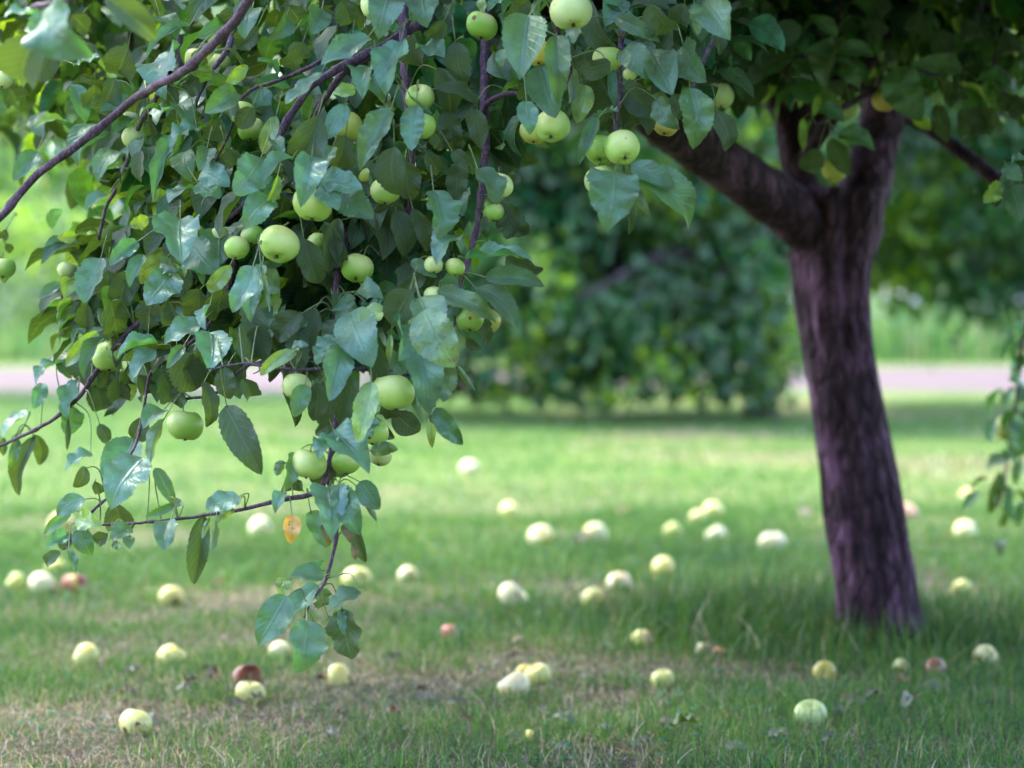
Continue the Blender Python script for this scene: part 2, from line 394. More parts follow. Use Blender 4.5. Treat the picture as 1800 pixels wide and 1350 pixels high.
def speckle(name, a, b, scale, rough=0.9):
    m, nt, out = mat(name); L = nt.links
    tc = N(nt, 'ShaderNodeTexCoord')
    n1 = N(nt, 'ShaderNodeTexNoise', i_Scale=scale, i_Detail=6.0); L.new(tc.outputs['Object'], n1.inputs['Vector'])
    n2 = N(nt, 'ShaderNodeTexNoise', i_Scale=scale * 0.07, i_Detail=3.0); L.new(tc.outputs['Object'], n2.inputs['Vector'])
    r = ramp(nt, [(0.3, a), (0.7, b)], math_(nt, 'ADD', math_(nt, 'MULTIPLY', n1.outputs[0], 0.5), math_(nt, 'MULTIPLY', n2.outputs[0], 0.5)))
    p = N(nt, 'ShaderNodeBsdfPrincipled', i_Roughness=rough); L.new(r.outputs[0], p.inputs['Base Color'])
    bp = N(nt, 'ShaderNodeBump', i_Strength=0.5, i_Distance=0.01); L.new(n1.outputs[0], bp.inputs['Height']); L.new(bp.outputs[0], p.inputs['Normal'])
    L.new(p.outputs[0], out.inputs[0]); return m
sheet('lawn', -300, 300, -60, 600, 0.0, ground_material())
sheet('garden_path', -60, 60, 21.3, 28.0, 0.004, speckle('path_gravel', (0.056, 0.036, 0.028), (0.096, 0.064, 0.052), 9.0), nx=160, ny=3, edge=0.25)

# ---- grass
def blades(mb, xy, h, w, lean, col, seg=3, z0=0.0):
    k = len(xy); th = rng.uniform(0, 6.283, k); ph = rng.uniform(0, 6.283, k)
    d = np.stack([np.cos(th), np.sin(th), 0 * th], -1); s = np.stack([np.cos(ph), np.sin(ph), 0 * ph], -1)
    base = np.concatenate([xy, np.full((k, 1), z0)], 1)
    t = np.linspace(0, 1, seg + 1)
    ctr = base[:, None] + d[:, None] * (lean * h)[:, None, None] * (t ** 1.7)[None, :, None] \
        + np.array([0, 0, 1.0]) * (h[:, None] * (t - 0.35 * np.minimum(lean, 1.6)[:, None] * t ** 2))[..., None]
    hw = 0.5 * w[:, None] * (1 - t[None] ** 1.6)
    lf = ctr - s[:, None] * hw[..., None]; rt = ctr + s[:, None] * hw[..., None]
    V = np.concatenate([np.stack([lf[:, :-1], rt[:, :-1]], 2).reshape(k, 2 * seg, 3), ctr[:, -1:]], 1)
    nn = 2 * seg + 1; off = (np.arange(k) * nn)[:, None, None]
    q = np.array([[2 * i, 2 * i + 1, 2 * i + 3, 2 * i + 2] for i in range(seg - 1)])[None] + off
    tr = np.array([[2 * seg - 2, 2 * seg - 1, 2 * seg]])[None] + off
    n0 = mb.n
    mb.add(V.reshape(-1, 3), q.reshape(-1, 4), None, np.repeat(col, nn, 0))
    mb.f.append(tr.reshape(-1, 3) + n0)
def vnoise(xy, s, seed=0):
    r = np.random.default_rng(seed); G = r.random((64, 64)); p = xy * s
    i = np.floor(p).astype(int); f = p - i; f = f * f * (3 - 2 * f)
    g = lambda a, b: G[(i[:, 0] + a) % 64, (i[:, 1] + b) % 64]
    return (g(0, 0) * (1 - f[:, 0]) + g(1, 0) * f[:, 0]) * (1 - f[:, 1]) + (g(0, 1) * (1 - f[:, 0]) + g(1, 1) * f[:, 0]) * f[:, 1]
def field(n, y0, y1, margin=1.1, wide=0.235):
    y = np.sqrt(rng.uniform(y0 ** 2, y1 ** 2, n)); x = rng.uniform(-1, 1, n) * (y * wide + margin)
    return np.stack([x, y], -1)
def grass_cols(k, green, straw_f):
    G = np.array([(0.042, 0.125, 0.027), (0.068, 0.165, 0.030), (0.032, 0.100, 0.036), (0.105, 0.195, 0.034)])
    S = np.array([(0.42, 0.34, 0.24), (0.30, 0.235, 0.17), (0.52, 0.45, 0.36), (0.21, 0.14, 0.10)])
    c = np.where((rng.random(k) < straw_f)[:, None], S[rng.integers(0, 4, k)], G[rng.integers(0, 4, k)] * green)
    c = c * rng.uniform(0.75, 1.3, (k, 1))
    return np.concatenate([c, np.ones((k, 1))], 1)
TRK = ground(1545, 1128)
g = MB()
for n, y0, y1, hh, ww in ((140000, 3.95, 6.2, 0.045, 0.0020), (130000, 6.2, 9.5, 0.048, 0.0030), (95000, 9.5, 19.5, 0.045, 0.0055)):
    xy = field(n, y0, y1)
    dens = vnoise(xy, 1.7, 1) * 0.6 + vnoise(xy, 5.0, 2) * 0.4
    bare = np.clip((0.49 - dens) * 5, 0, 1) * (1.0 if y0 < 9 else 0.5)
    keep = rng.random(n) > bare * 0.8
    xy = xy[keep]; dens = dens[keep]; k = len(xy)
    h = hh * (0.30 + 1.0 * dens) * rng.uniform(0.45, 1.45, k); tall = rng.random(k) < 0.03; h = np.where(tall, h * 1.7, h)
    straw = np.clip(0.62 - dens, 0.05, 0.5) * (0.85 if y0 < 6 else 0.45) * np.clip(1.9 - (xy[:, 1] - 4.2) * 0.6, 0.6, 1.9)
    if y0 > 9: straw = straw + np.clip((vnoise(xy, 0.9, 11) - 0.5) * 3, 0, 0.55) * (xy[:, 0] > 0.3)
    blades(g, xy, h, ww * rng.uniform(0.6, 1.4, k), rng.gamma(2.0, 0.34, k), grass_cols(k, 1.22 if y0 < 9 else np.array([1.5, 1.4, 1.5]), straw))  # far blades coloured brighter in place of stronger sunlight
# flattened thatch on the near ground
xy = field(125000, 3.95, 7.0); k = len(xy)
f = vnoise(xy, 1.7, 1) * 0.6 + vnoise(xy, 5.0, 2) * 0.4; keep = rng.random(k) > np.clip((f - 0.55) * 3, 0, 0.65) ; xy = xy[keep]; k = len(xy)
blades(g, xy, rng.uniform(0.010, 0.022, k), 0.0019 * rng.uniform(0.6, 1.5, k), rng.uniform(1.2, 3.2, k), grass_cols(k, 0.9, np.full(k, 0.72)))
# taller uncut grass round the trunk
for cx, cy, sx, sy, n, hh in ((TRK[0] - 0.20, TRK[1] + 0.25, 0.24, 0.30, 5500, 0.105), (TRK[0] + 0.18, TRK[1] + 0.1, 0.26, 0.28, 2600, 0.07), (TRK[0], TRK[1] - 0.12, 0.20, 0.06, 1200, 0.05)):
    xy = np.stack([rng.normal(cx, sx, n), rng.normal(cy, sy, n)], -1)
    blades(g, xy, hh * rng.uniform(0.4, 1.4, n), 0.004 * rng.uniform(0.7, 1.3, n), rng.gamma(2.0, 0.25, n), grass_cols(n, 0.85, np.full(n, 0.04)))
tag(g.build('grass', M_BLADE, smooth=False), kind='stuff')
# tall meadow grass beyond the path
g = MB(); n = 26000
xy = np.stack([rng.uniform(-14, 14, n), rng.uniform(30, 40, n)], -1)
blades(g, xy, np.where(xy[:, 0] > 1, 0.85, 0.5) * rng.uniform(0.5, 1.15, n) * (0.65 + 0.6 * vnoise(xy, 0.5, 5)), 0.020 * rng.uniform(0.7, 1.5, n), rng.gamma(2, 0.12, n), grass_cols(n, np.array([1.3, 1.25, 1.6]), np.full(n, 0.10)))
tag(g.build('meadow_grass', M_BLADE, smooth=False), kind='stuff')
# clover and small weeds
g = MB(); n = 2000
xy = field(n, 3.95, 8.0); xy = xy[vnoise(xy, 2.2, 9) > 0.45]; n = len(xy)
for q in range(3):
    a = rng.uniform(0, 0.4, n) + q * 2.094
    d = np.stack([np.cos(a), np.sin(a), rng.uniform(-0.1, 0.5, n)], -1); z = rng.uniform(0.012, 0.032, n) if q == 0 else z
    P = np.concatenate([xy, z[:, None]], 1)
    c = np.concatenate([np.tile((0.055, 0.165, 0.085), (n, 1)) * rng.uniform(0.7, 1.3, (n, 1)), np.zeros((n, 1))], 1)
    s = rng.uniform(0.008, 0.014, n)
    leaf_batch(g, P, d * s[:, None], np.tile((0, 0, 1.0), (n, 1)), s * 0.95, c, nu=6, nv=2, serr=0)
tag(g.build('clover', M_BLADE), kind='stuff')

# ---- trees of the garden behind
def ellip(n, cs, shell=0.5):
    cs = np.asarray(cs, float); vol = cs[:, 3] * cs[:, 4] * cs[:, 5]
    e = cs[rng.choice(len(cs), n, p=vol / vol.sum())]
    d = unit(rng.normal(size=(n, 3))); r = rng.random(n) ** (1 / 3) * (1 - shell) + shell * rng.uniform(0.75, 1.0, n)
    return e[:, :3] + d * e[:, 3:] * r[:, None]
def garden_tree(name, label, cat, base, trunk_r, crown, nclump, nleaf, size, mix, spread=0.2, fork=0.9, group=None, lean=(0, 0)):
    base = np.asarray(base, float)
    root = tag(empty(name, base), label, cat, group)
    mb = MB()
    top = base + np.array([lean[0], lean[1], fork])
    P, r = smooth_path([base - (0, 0, 0.1), base * 0.5 + top * 0.5 + (0.03, 0, 0), top], [trunk_r * 1.25, trunk_r, trunk_r * 0.9], 0.15)
    tube(mb, P, r, 14, rough=0.04); mb.build('trunk', M_BARK_FAR, root, origin=base, attr=None)
    for e in crown:
        e = np.asarray(e, float)
        mb = MB(); end = e[:3] + np.array([0, 0, e[5] * 0.45])
        P, r = smooth_path([top - (0, 0, 0.15), top * 0.55 + end * 0.45 + (0, 0, 0.2), end], [trunk_r * 0.7, trunk_r * 0.45, trunk_r * 0.15], 0.15)
        tube(mb, P, r, 8, rough=0.05); mb.build('limb', M_BARK_FAR, root, origin=base, attr=None)
    cl = ellip(nclump, crown)
    ci = rng.integers(0, nclump, nleaf)
    pos = cl[ci] + rng.normal(0, spread, (nleaf, 3)) * (1, 1, 0.8)
    kinds = rng.choice(len(mix), nclump, p=np.array([m_[1] for m_ in mix]) / sum(m_[1] for m_ in mix))   # each spray keeps one leaf tone
    mb = MB()
    for q_ in range(len(mix)):
        sel = (kinds[ci] == q_) & (pos[:, 2] > 0.12)
        droop_leaves(mb, pos[sel], size, hi=0, mix=((mix[q_][0], .7), ('g', .3)))
    mb.build('crown', M_LEAF_FAR, root, origin=base)
    return root
MIX1 = (('d', .40), ('g', .15), ('e', .17), ('b', .03), ('y', .25))  # many dark leaves: shade on this crown put into the leaf tones
MIX2B = (('g', .4), ('d', .2), ('e', .2), ('y', .2))
MIX2 = (('e', .5), ('y', .25), ('g', .25))
MIX3 = (('y', .3), ('s', .4), ('u', .3))  # pale-leaved mix, also standing in for haze over the far shrubs
garden_tree('apple_tree', 'smaller apple tree with low crown drooping to the sunny lawn, behind the leaning trunk', 'tree', (1.70, 16.6, 0), 0.10,
            [(0.55, 16.3, 0.95, 0.95, 1.0, 0.95), (0.9, 16.7, 2.5, 2.1, 1.7, 1.4), (1.50, 16.2, 1.25, 0.5, 0.7, 0.65), (0.40, 14.9, 0.62, 0.14, 0.2, 0.45), (-0.25, 16.5, 1.6, 0.8, 0.9, 0.8), (-0.55, 16.9, 0.62, 0.65, 0.6, 0.55), (0.95, 16.3, 0.48, 1.0, 0.8, 0.38), (-0.2, 16.8, 0.45, 0.8, 0.6, 0.38), (-0.9, 17.2, 1.5, 0.6, 0.6, 0.7), (1.15, 17.4, 0.9, 0.9, 0.6, 0.85), (-0.95, 16.4, 0.5, 0.22, 0.3, 0.5), (-1.35, 16.8, 0.95, 0.3, 0.3, 0.6), (-1.3, 17, 2.4, 1.2, 1.0, 1.0), (2.1, 16.8, 2.0, 0.7, 0.6, 0.6), (1.86, 16.2, 0.8, 0.22, 0.4, 0.6)],
            480, 50000, 0.10, MIX1, 0.14, 1.0)
garden_tree('apple_tree', 'dark apple tree with hanging crown beside the pale path, its trunk out of view', 'tree', (4.35, 18.2, 0), 0.12,
            [(3.6, 18, 2.0, 1.35, 1.4, 1.3), (2.75, 18.3, 2.2, 0.8, 1.0, 1.2), (4.7, 18, 2.5, 1.4, 1.4, 1.5), (3.4, 18.2, 1.22, 1.2, 1.0, 0.48)],
            340, 32000, 0.10, MIX2B, 0.18, 1.0)
garden_tree('apple_tree', 'half-hidden apple tree standing past the drooping branches on the far lawn', 'tree', (-5.6, 21.0, 0), 0.11,
            [(-4.6, 21, 3.0, 1.9, 1.6, 1.15), (-3.0, 21.5, 3.2, 1.3, 1.2, 1.0), (-6.3, 21, 2.9, 1.5, 1.5, 1.3)],
            150, 11000, 0.10, MIX2, 0.22, 1.5)
garden_tree('shrub', 'pale green sunlit shrub beyond the path behind the left branches', 'shrub', (-7.2, 37, 0), 0.06,
            [(-7.2, 37, 1.1, 1.5, 1.2, 1.1), (-5.6, 38, 0.9, 1.1, 1.0, 0.9)], 90, 6000, 0.13, MIX3, 0.22, 0.4)
garden_tree('shrub', 'taller yellowish shrub beside the pale shrub at the meadow edge', 'shrub', (-9.6, 41, 0), 0.07,
            [(-9.6, 41, 1.9, 1.7, 1.3, 1.9)], 90, 6000, 0.15, MIX3, 0.26, 0.5)
garden_tree('shrub', 'rounded light green shrub behind the meadow grass near the gap between the trees', 'shrub', (-2.4, 43, 0), 0.06,
            [(-2.4, 43, 1.3, 1.6, 1.2, 1.25)], 80, 5000, 0.14, MIX3, 0.24, 0.5)
# garden wall, with a coping, far behind
wl = tag(empty('garden_wall', (0, 62, 0)), 'pale rendered wall crossing the far end of the garden', 'wall')
def box(mb, x0, x1, y0, y1, z0, z1):
    V = [(x, y, z) for x in (x0, x1) for y in (y0, y1) for z in (z0, z1)]
    mb.add(V, [(0, 1, 3, 2), (4, 6, 7, 5), (0, 4, 5, 1), (2, 3, 7, 6), (0, 2, 6, 4), (1, 5, 7, 3)])
mb = MB(); box(mb, -30, 30, 61.9, 62.1, -0.05, 0.96); mb.build('wall_face', speckle('render_wall', (0.50, 0.47, 0.54), (0.66, 0.63, 0.68), 3.0), wl, origin=(0, 62, 0), attr=None, smooth=False)
mb = MB(); box(mb, -30.05, 30.05, 61.84, 62.16, 0.963, 1.04); mb.build('coping', speckle('coping_stone', (0.34, 0.32, 0.33), (0.46, 0.44, 0.45), 5.0), wl, origin=(0, 62, 0), attr=None, smooth=False)
# far belt of trees
far_labels = ['round green tree above the far wall at the far left', 'broad pale tree above the far wall', 'yellow-green tree above the far wall behind the drooping branches',
              'tall green tree above the far wall in the gap between garden trees', 'large green tree above the far wall behind the smaller apple tree',
              'dense green tree above the far wall behind the leaning trunk', 'spreading green tree above the far wall behind the dark hanging crown', 'green tree above the far wall at the far right']
for k, lb in enumerate(far_labels):
    x = -21 + 6.0 * k + rng.uniform(-1, 1); y = 70 + rng.uniform(-3, 6); hgt = rng.uniform(6.0, 8.5)
    garden_tree('broadleaf_tree', lb, 'tree', (x, y, 0), 0.25, [(x, y, hgt * 0.5, 3.6, 3.0, hgt * 0.42), (x + 1.5, y - .5, hgt * 0.72, 2.4, 2.2, hgt * 0.27)],
                120, 5200, 0.34, MIX3 if k in (1, 2) else MIX2, 0.6, 2.0, group='trees above the far wall')

# unseen leaf mass added behind the viewer to block the low sky
mb = MB()
cl = np.stack([rng.uniform(-16, 16, 900), rng.normal(-9, 1.2, 900), rng.uniform(0.3, 6.2, 900)], -1)
cl[:, 2] *= 0.8 + 0.25 * np.sin(cl[:, 0] * 0.9)
droop_leaves(mb, cl[rng.integers(0, 900, 26000)] + rng.normal(0, 0.45, (26000, 3)), 0.34, hi=0, mix=(('d', .5), ('g', .5)))
tag(mb.build('added_leaf_screen', M_LEAF_FAR), kind='stuff')

# ================================================================== THE APPLE TREE
PO = np.array([TRK[0], TRK[1], 0.0]); TD = 5.86
apple_tree = tag(empty('apple_tree', PO), 'large old apple tree with leaning purple-brown trunk and fruit-laden branches drooping low', 'tree')
def zc(px, py):
    """depth of the drooping front branches at a photo pixel"""
    px = float(px); py = float(py)
    if px < 430: return 3.73 + (430 - px) / 430 * (0.16 if py > 830 else 0.62)
    if px < 1280: return 3.74
    return 4.9
# ---- trunk: rings traced (left px, right px) at each height
rows = [(1145, 1462, 1640), (1120, 1470, 1618), (1080, 1479, 1610), (1000, 1466, 1604), (900, 1450, 1590), (780, 1434, 1566), (676, 1422, 1546), (600, 1408, 1536), (520, 1398, 1532), (450, 1393, 1538), (385, 1392, 1553), (330, 1402, 1560)]
ctr = np.array([at((a + b) / 2, y, TD) for y, a, b in rows]); rad = np.array([(b - a) / 2 * TD / FPX for y, a, b in rows])
P, r = smooth_path(ctr, rad, 0.012)
seg = 72; n = len(P); a = np.linspace(0, 2 * np.pi, seg, endpoint=False)
zz = P[:, 2]
AA, ZZ = np.meshgrid(a, zz)
def ridged(A, Z, f, tw, s):
    return np.abs(np.sin(f * A + tw * Z + 1.3 * np.sin(2.1 * Z + s) + 0.8 * np.sin(6.3 * Z + 2 * s + A)))
xyn = np.stack([(np.cos(AA) * 3 + 10 + ZZ * 0.3).ravel(), (np.sin(AA) * 3 + 10 + ZZ * 2.2).ravel()], -1)
nz = vnoise(xyn, 1.6, 3).reshape(AA.shape) - 0.5
nz2 = vnoise(xyn, 6.0, 4).reshape(AA.shape) - 0.5
disp = 1 + 0.080 * (ridged(AA, ZZ, 3, 0.8, 0.4) - 0.6) + 0.020 * (ridged(AA, ZZ, 8, -1.2, 2.0) - 0.6) + 0.15 * nz + 0.085 * nz2
groove = np.exp(-((np.angle(np.exp(1j * (AA - (4.75 + 0.25 * np.sin(3 * ZZ)))))) / 0.16) ** 2)   # long furrow down the near side
disp -= 0.12 * groove * np.clip((ZZ - 0.15) * 4, 0, 1)
root = np.clip(1 - ZZ / 0.24, 0, 1) ** 2
disp += root * (0.16 + 0.30 * np.maximum(0, np.sin(5 * AA + 0.6)))
V = P[:, None] + (r[:, None] * disp)[..., None] * np.stack([np.cos(AA), np.sin(AA), np.zeros_like(AA)], -1)
i, j = np.meshgrid(np.arange(n - 1), np.arange(seg), indexing='ij'); j2 = (j + 1) % seg
mb = MB(); mb.add(V.reshape(-1, 3), np.stack([i * seg + j2, i * seg + j, (i + 1) * seg + j, (i + 1) * seg + j2], -1).reshape(-1, 4)[:, ::-1])
mb.build('trunk', M_BARK, apple_tree, origin=PO, attr=None)

# ---- limbs
def limb(name, pts, parent, seg=18, rough=0.035, material=M_BARK, step=0.03):
    P, r = smooth_path([at(*p[:3]) for p in pts], [p[3] for p in pts], step)
    mb = MB(); tube(mb, P, r, seg, rough=rough)
    return mb.build(name, material, parent, origin=PO, attr=None), P, r
limb_l, PL, rl = limb('limb', [(1462, 450, 5.86, .058), (1405, 385, 5.80, .068), (1330, 330, 5.66, .062), (1240, 268, 5.42, .056), (1165, 215, 5.18, .050), (1070, 120, 4.85, .042), (960, 10, 4.6, .036), (800, -110, 4.35, .028)], apple_tree)
limb_m, PM, rm = limb('limb', [(1448, 440, 5.86, .06), (1415, 340, 5.86, .040), (1390, 250, 5.86, .032), (1378, 130, 5.85, .030), (1392, -20, 5.8, .030), (1410, -260, 5.7, .026)], apple_tree)
limb_r, PR, rr_ = limb('limb', [(1490, 440, 5.88, .070), (1515, 350, 5.9, .066), (1538, 260, 5.95, .058), (1560, 160, 6.0, .054), (1572, 40, 6.05, .050), (1600, -150, 6.15, .044), (1640, -420, 6.2, .030)], apple_tree)
limb_s, PS, rs = limb('limb', [(1545, 235, 5.95, .030), (1590, 205, 6.0, .019), (1650, 238, 6.0, .016), (1720, 290, 5.95, .019), (1790, 345, 5.9, .017), (1880, 400, 5.85, .014)], apple_tree)
limb('limb', [(1180, 225, 5.2, .03), (1240, 165, 5.25, .020), (1290, 118, 5.3, .020), (1330, 40, 5.35, .018), (1350, -90, 5.4, .015)], apple_tree)
limb('limb', [(1758, -40, 6.1, .012), (1752, 40, 6.1, .011), (1737, 80, 6.1, .010), (1745, 130, 6.1, .008), (1760, 190, 6.1, .006)], apple_tree)

# ---- branches that carry the hanging foliage: (px, py, depth or None, radius)
Zf = None
BR = dict(
 hang_a=[(860, -80, 4.3, .010), (850, 40, 4.1, .0085), (846, 150, 4.0, .0080), (848, 290, 3.90, .0072), (836, 380, 3.82, .0062), (822, 440, 3.78, .0050), (803, 495, 3.76, .0036), (790, 560, 3.76, .0028), (745, 640, 3.75, .0024), (700, 655, 3.75, .0022)],
 hang_b=[(722, -90, 4.2, .0095), (711, 0, 4.02, .0080), (708, 74, 3.95, .0076), (711, 135, 3.90, .0070), (716, 190, 3.88, .0066), (722, 270, 3.86, .0062), (715, 370, 3.86, .0058), (670, 440, 3.86, .0055)],
 hang_c=[(640, 300, 3.98, .0065), (612, 400, 3.92, .0070), (592, 480, 3.86, .0068), (588, 570, 3.82, .0064), (600, 650, 3.80, .0060), (592, 740, 3.78, .0056), (584, 800, 3.77, .0052), (572, 850, 3.76, .0048), (548, 870, 3.76, .0044), (504, 878, 3.755, .0038), (474, 885, 3.75, .0034), (400, 902, 3.76, .0028), (305, 917, 3.78, .0024), (219, 926, 3.82, .0020), (148, 932, 3.86, .0016)],
 low_twig=[(578, 848, 3.77, .0034), (590, 895, 3.75, .0032), (592, 950, 3.745, .0030), (574, 1020, 3.74, .0028), (546, 1060, 3.735, .0022), (533, 1090, 3.73, .0016)],
 dead_twig=[(690, 652, 3.75, .0022), (640, 648, 3.74, .0025), (545, 651, 3.72, .0024), (490, 650, 3.715, .0022), (430, 643, 3.71, .0020), (381, 651, 3.705, .0015), (366, 649, 3.70, .0011)],
 diag=[(760, 30, 4.1, .0085), (690, 72, 4.0, .0080), (625, 108, 3.95, .0074), (554, 151, 3.92, .0068), (533, 180, 3.92, .0060), (512, 208, 3.92, .0054), (480, 268, 3.92, .0052), (450, 335, 3.95, .0050), (394, 389, 3.98, .0050), (367, 418, 4.0, .0050), (311, 493, 4.04, .0052), (267, 546, 4.08, .0050), (231, 575, 4.10, .0046), (180, 640, 4.14, .0042), (140, 700, 4.18, .0038), (98, 733, 4.22, .0034), (30, 767, 4.28, .0028), (-20, 785, 4.3, .0024)],
 diag_b=[(690, 80, 3.99, .006), (606, 128, 3.96, .0056), (578, 167, 3.96, .0048), (560, 195, 3.97, .0042), (520, 300, 3.95, .0036), (560, 330, 3.9, .003)],
 red_twig=[(585, 95, 4.0, .0040), (507, 136, 3.95, .0032), (480, 146, 3.94, .0034), (430, 172, 3.94, .0024), (395, 260, 3.98, .002), (350, 330, 4.02, .002), (330, 400, 4.03, .002)],
 left_bough=[(480, -90, 3.55, .0080), (410, 30, 3.62, .0075), (330, 112, 3.72, .0072), (249, 157, 3.85, .0066), (207, 190, 3.9, .0066), (142, 243, 3.92, .0068), (77, 290, 3.95, .0068), (38, 332, 3.95, .0068), (0, 374, 3.95, .0066), (-70, 440, 3.95, .006)],
 left_twig=[(300, 130, 3.8, .0046), (250, 215, 4.1, .0042), (231, 275, 4.2, .0040), (212, 325, 4.22, .0036), (190, 370, 4.24, .0030), (170, 450, 4.25, .0026), (150, 520, 4.25, .002)],
 mid_left=[(420, 430, 3.95, .005), (400, 520, 3.95, .0044), (360, 580, 3.96, .004), (300, 630, 3.98, .0034), (264, 655, 4.0, .0028), (252, 723, 4.0, .0024), (240, 775, 3.96, .0024), (195, 860, 3.9, .0024), (160, 899, 3.88, .0020), (120, 955, 3.88, .0012)],
 mid_low=[(585, 610, 3.83, .0045), (520, 640, 3.86, .0036), (440, 640, 3.9, .003), (380, 690, 3.95, .0026), (330, 700, 3.98, .0022)],
 hang_d=[(1110, -70, 4.0, .0060), (1096, 60, 3.85, .0048), (1093, 172, 3.78, .0042), (1086, 228, 3.76, .0038), (1096, 285, 3.74, .0024), (1100, 320, 3.73, .002)],
 arch_twig=[(846, 205, 3.98, .005), (860, 178, 3.92, .0052), (893, 161, 3.86, .0042), (937, 164, 3.82, .0034), (965, 182, 3.80, .0026)],
 hang_e=[(975, -80, 3.8, .0055), (970, 10, 3.7, .0046), (985, 80, 3.72, .0038), (1000, 130, 3.76, .003), (975, 170, 3.78, .0024)],
 hang_f=[(1290, -70, 4.1, .0056), (1270, 30, 4.0, .0046), (1240, 110, 3.98, .0036), (1215, 170, 3.96, .003), (1190, 210, 3.95, .0024)],
 hang_g=[(1480, -60, 5.1, .006), (1475, 40, 5.0, .005), (1455, 95, 4.95, .0042), (1400, 100, 4.95, .004), (1385, 135, 4.95, .003)],
 hang_h=[(1378, 100, 5.6, .012), (1440, 130, 5.2, .008), (1500, 150, 5.0, .0075), (1535, 152, 4.95, .0070), (1470, 190, 4.9, .0052), (1430, 215, 4.85, .0040)],
 hang_i=[(1760, -80, 5.3, .007), (1700, 60, 5.2, .0056), (1660, 130, 5.1, .0044), (1600, 115, 5.0, .0036)],
 hang_j=[(1900, 120, 5.1, .007), (1850, 250, 4.6, .006), (1815, 300, 4.4, .005), (1785, 312, 4.35, .003)],
 hang_k=[(1880, 420, 5.8, .009), (1830, 520, 5.9, .007), (1795, 600, 6.0, .005), (1790, 690, 6.1, .004), (1775, 760, 6.15, .0034), (1765, 850, 6.2, .003), (1755, 890, 6.2, .002)],
 top_left=[(240, -120, 3.2, .007), (180, -30, 3.15, .0055), (130, 0, 3.15, .004), (60, 20, 3.2, .003)],
 mid_high=[(430, -90, 4.1, .008), (420, 20, 4.1, .006), (400, 90, 4.08, .005), (370, 130, 4.05, .004), (345, 190, 4.05, .003)],
)
BRL = dict(hang_g='', low_twig='thin leafy twig dangling below the fork of the drooping branch', dead_twig='bare purple twig sticking out sideways from the leaves', left_bough='thick bare purple branch slanting down to the edge')
branch_obj, branch_pts = {}, {}
for key, pts in BR.items():
    P, r = smooth_path([at(*p[:3]) for p in pts], [p[3] for p in pts], 0.012)
    P = P + np.cumsum(rng.normal(0, 0.0007, P.shape), 0)
    bud = 1 + 0.35 * (rng.random(len(r)) < 0.10); r = r * bud
    mb = MB(); tube(mb, P, r, 9, rough=0.05)
    if key == 'dead_twig':
        Q, q = smooth_path([P[-8], P[-8] + (0.002, -0.004, -0.008), P[-8] + (-0.008, -0.005, -0.013)], [.0016, .0014, .0008], 0.004); tube(mb, Q, q, 7)
        Q, q = smooth_path([at(540, 650, 3.72), at(532, 636, 3.715), at(520, 619, 3.71)], [.0014, .0010, .0009], 0.01); tube(mb, Q, q, 6)
    o = mb.build('branch', M_TWIG, apple_tree, origin=PO, attr=None)
    if BRL.get(key): o['label'] = BRL[key]
    branch_obj[key], branch_pts[key] = o, P
ALLP = np.concatenate(list(branch_pts.values())); ALLK = np.concatenate([[k] * len(p) for k, p in branch_pts.items()])
foliage = {k: MB() for k in BR}
PETC = np.array((0.20, 0.23, 0.10, 0.0))
def petiole(mb, p, A):
    """stalk from a leaf base to the nearest branch, or a short free one"""
    d = np.linalg.norm(ALLP - p, axis=1); i = int(np.argmin(d)); T = unit(A)
    if d[i] < 0.11: q = ALLP[i]
    else: q = p - T * 0.025 + np.array([0, 0.01, 0.012])
    m = (p + q) / 2 - T * min(0.012, d[i] * 0.3) + np.array([0, 0, min(0.012, d[i] * 0.25)])
    P, r = smooth_path([q, m, p + T * 0.004], [.0013, .0010, .0009], 0.008)
    tube(mb, P, r, 5, col=PETC)
    return ALLK[i]

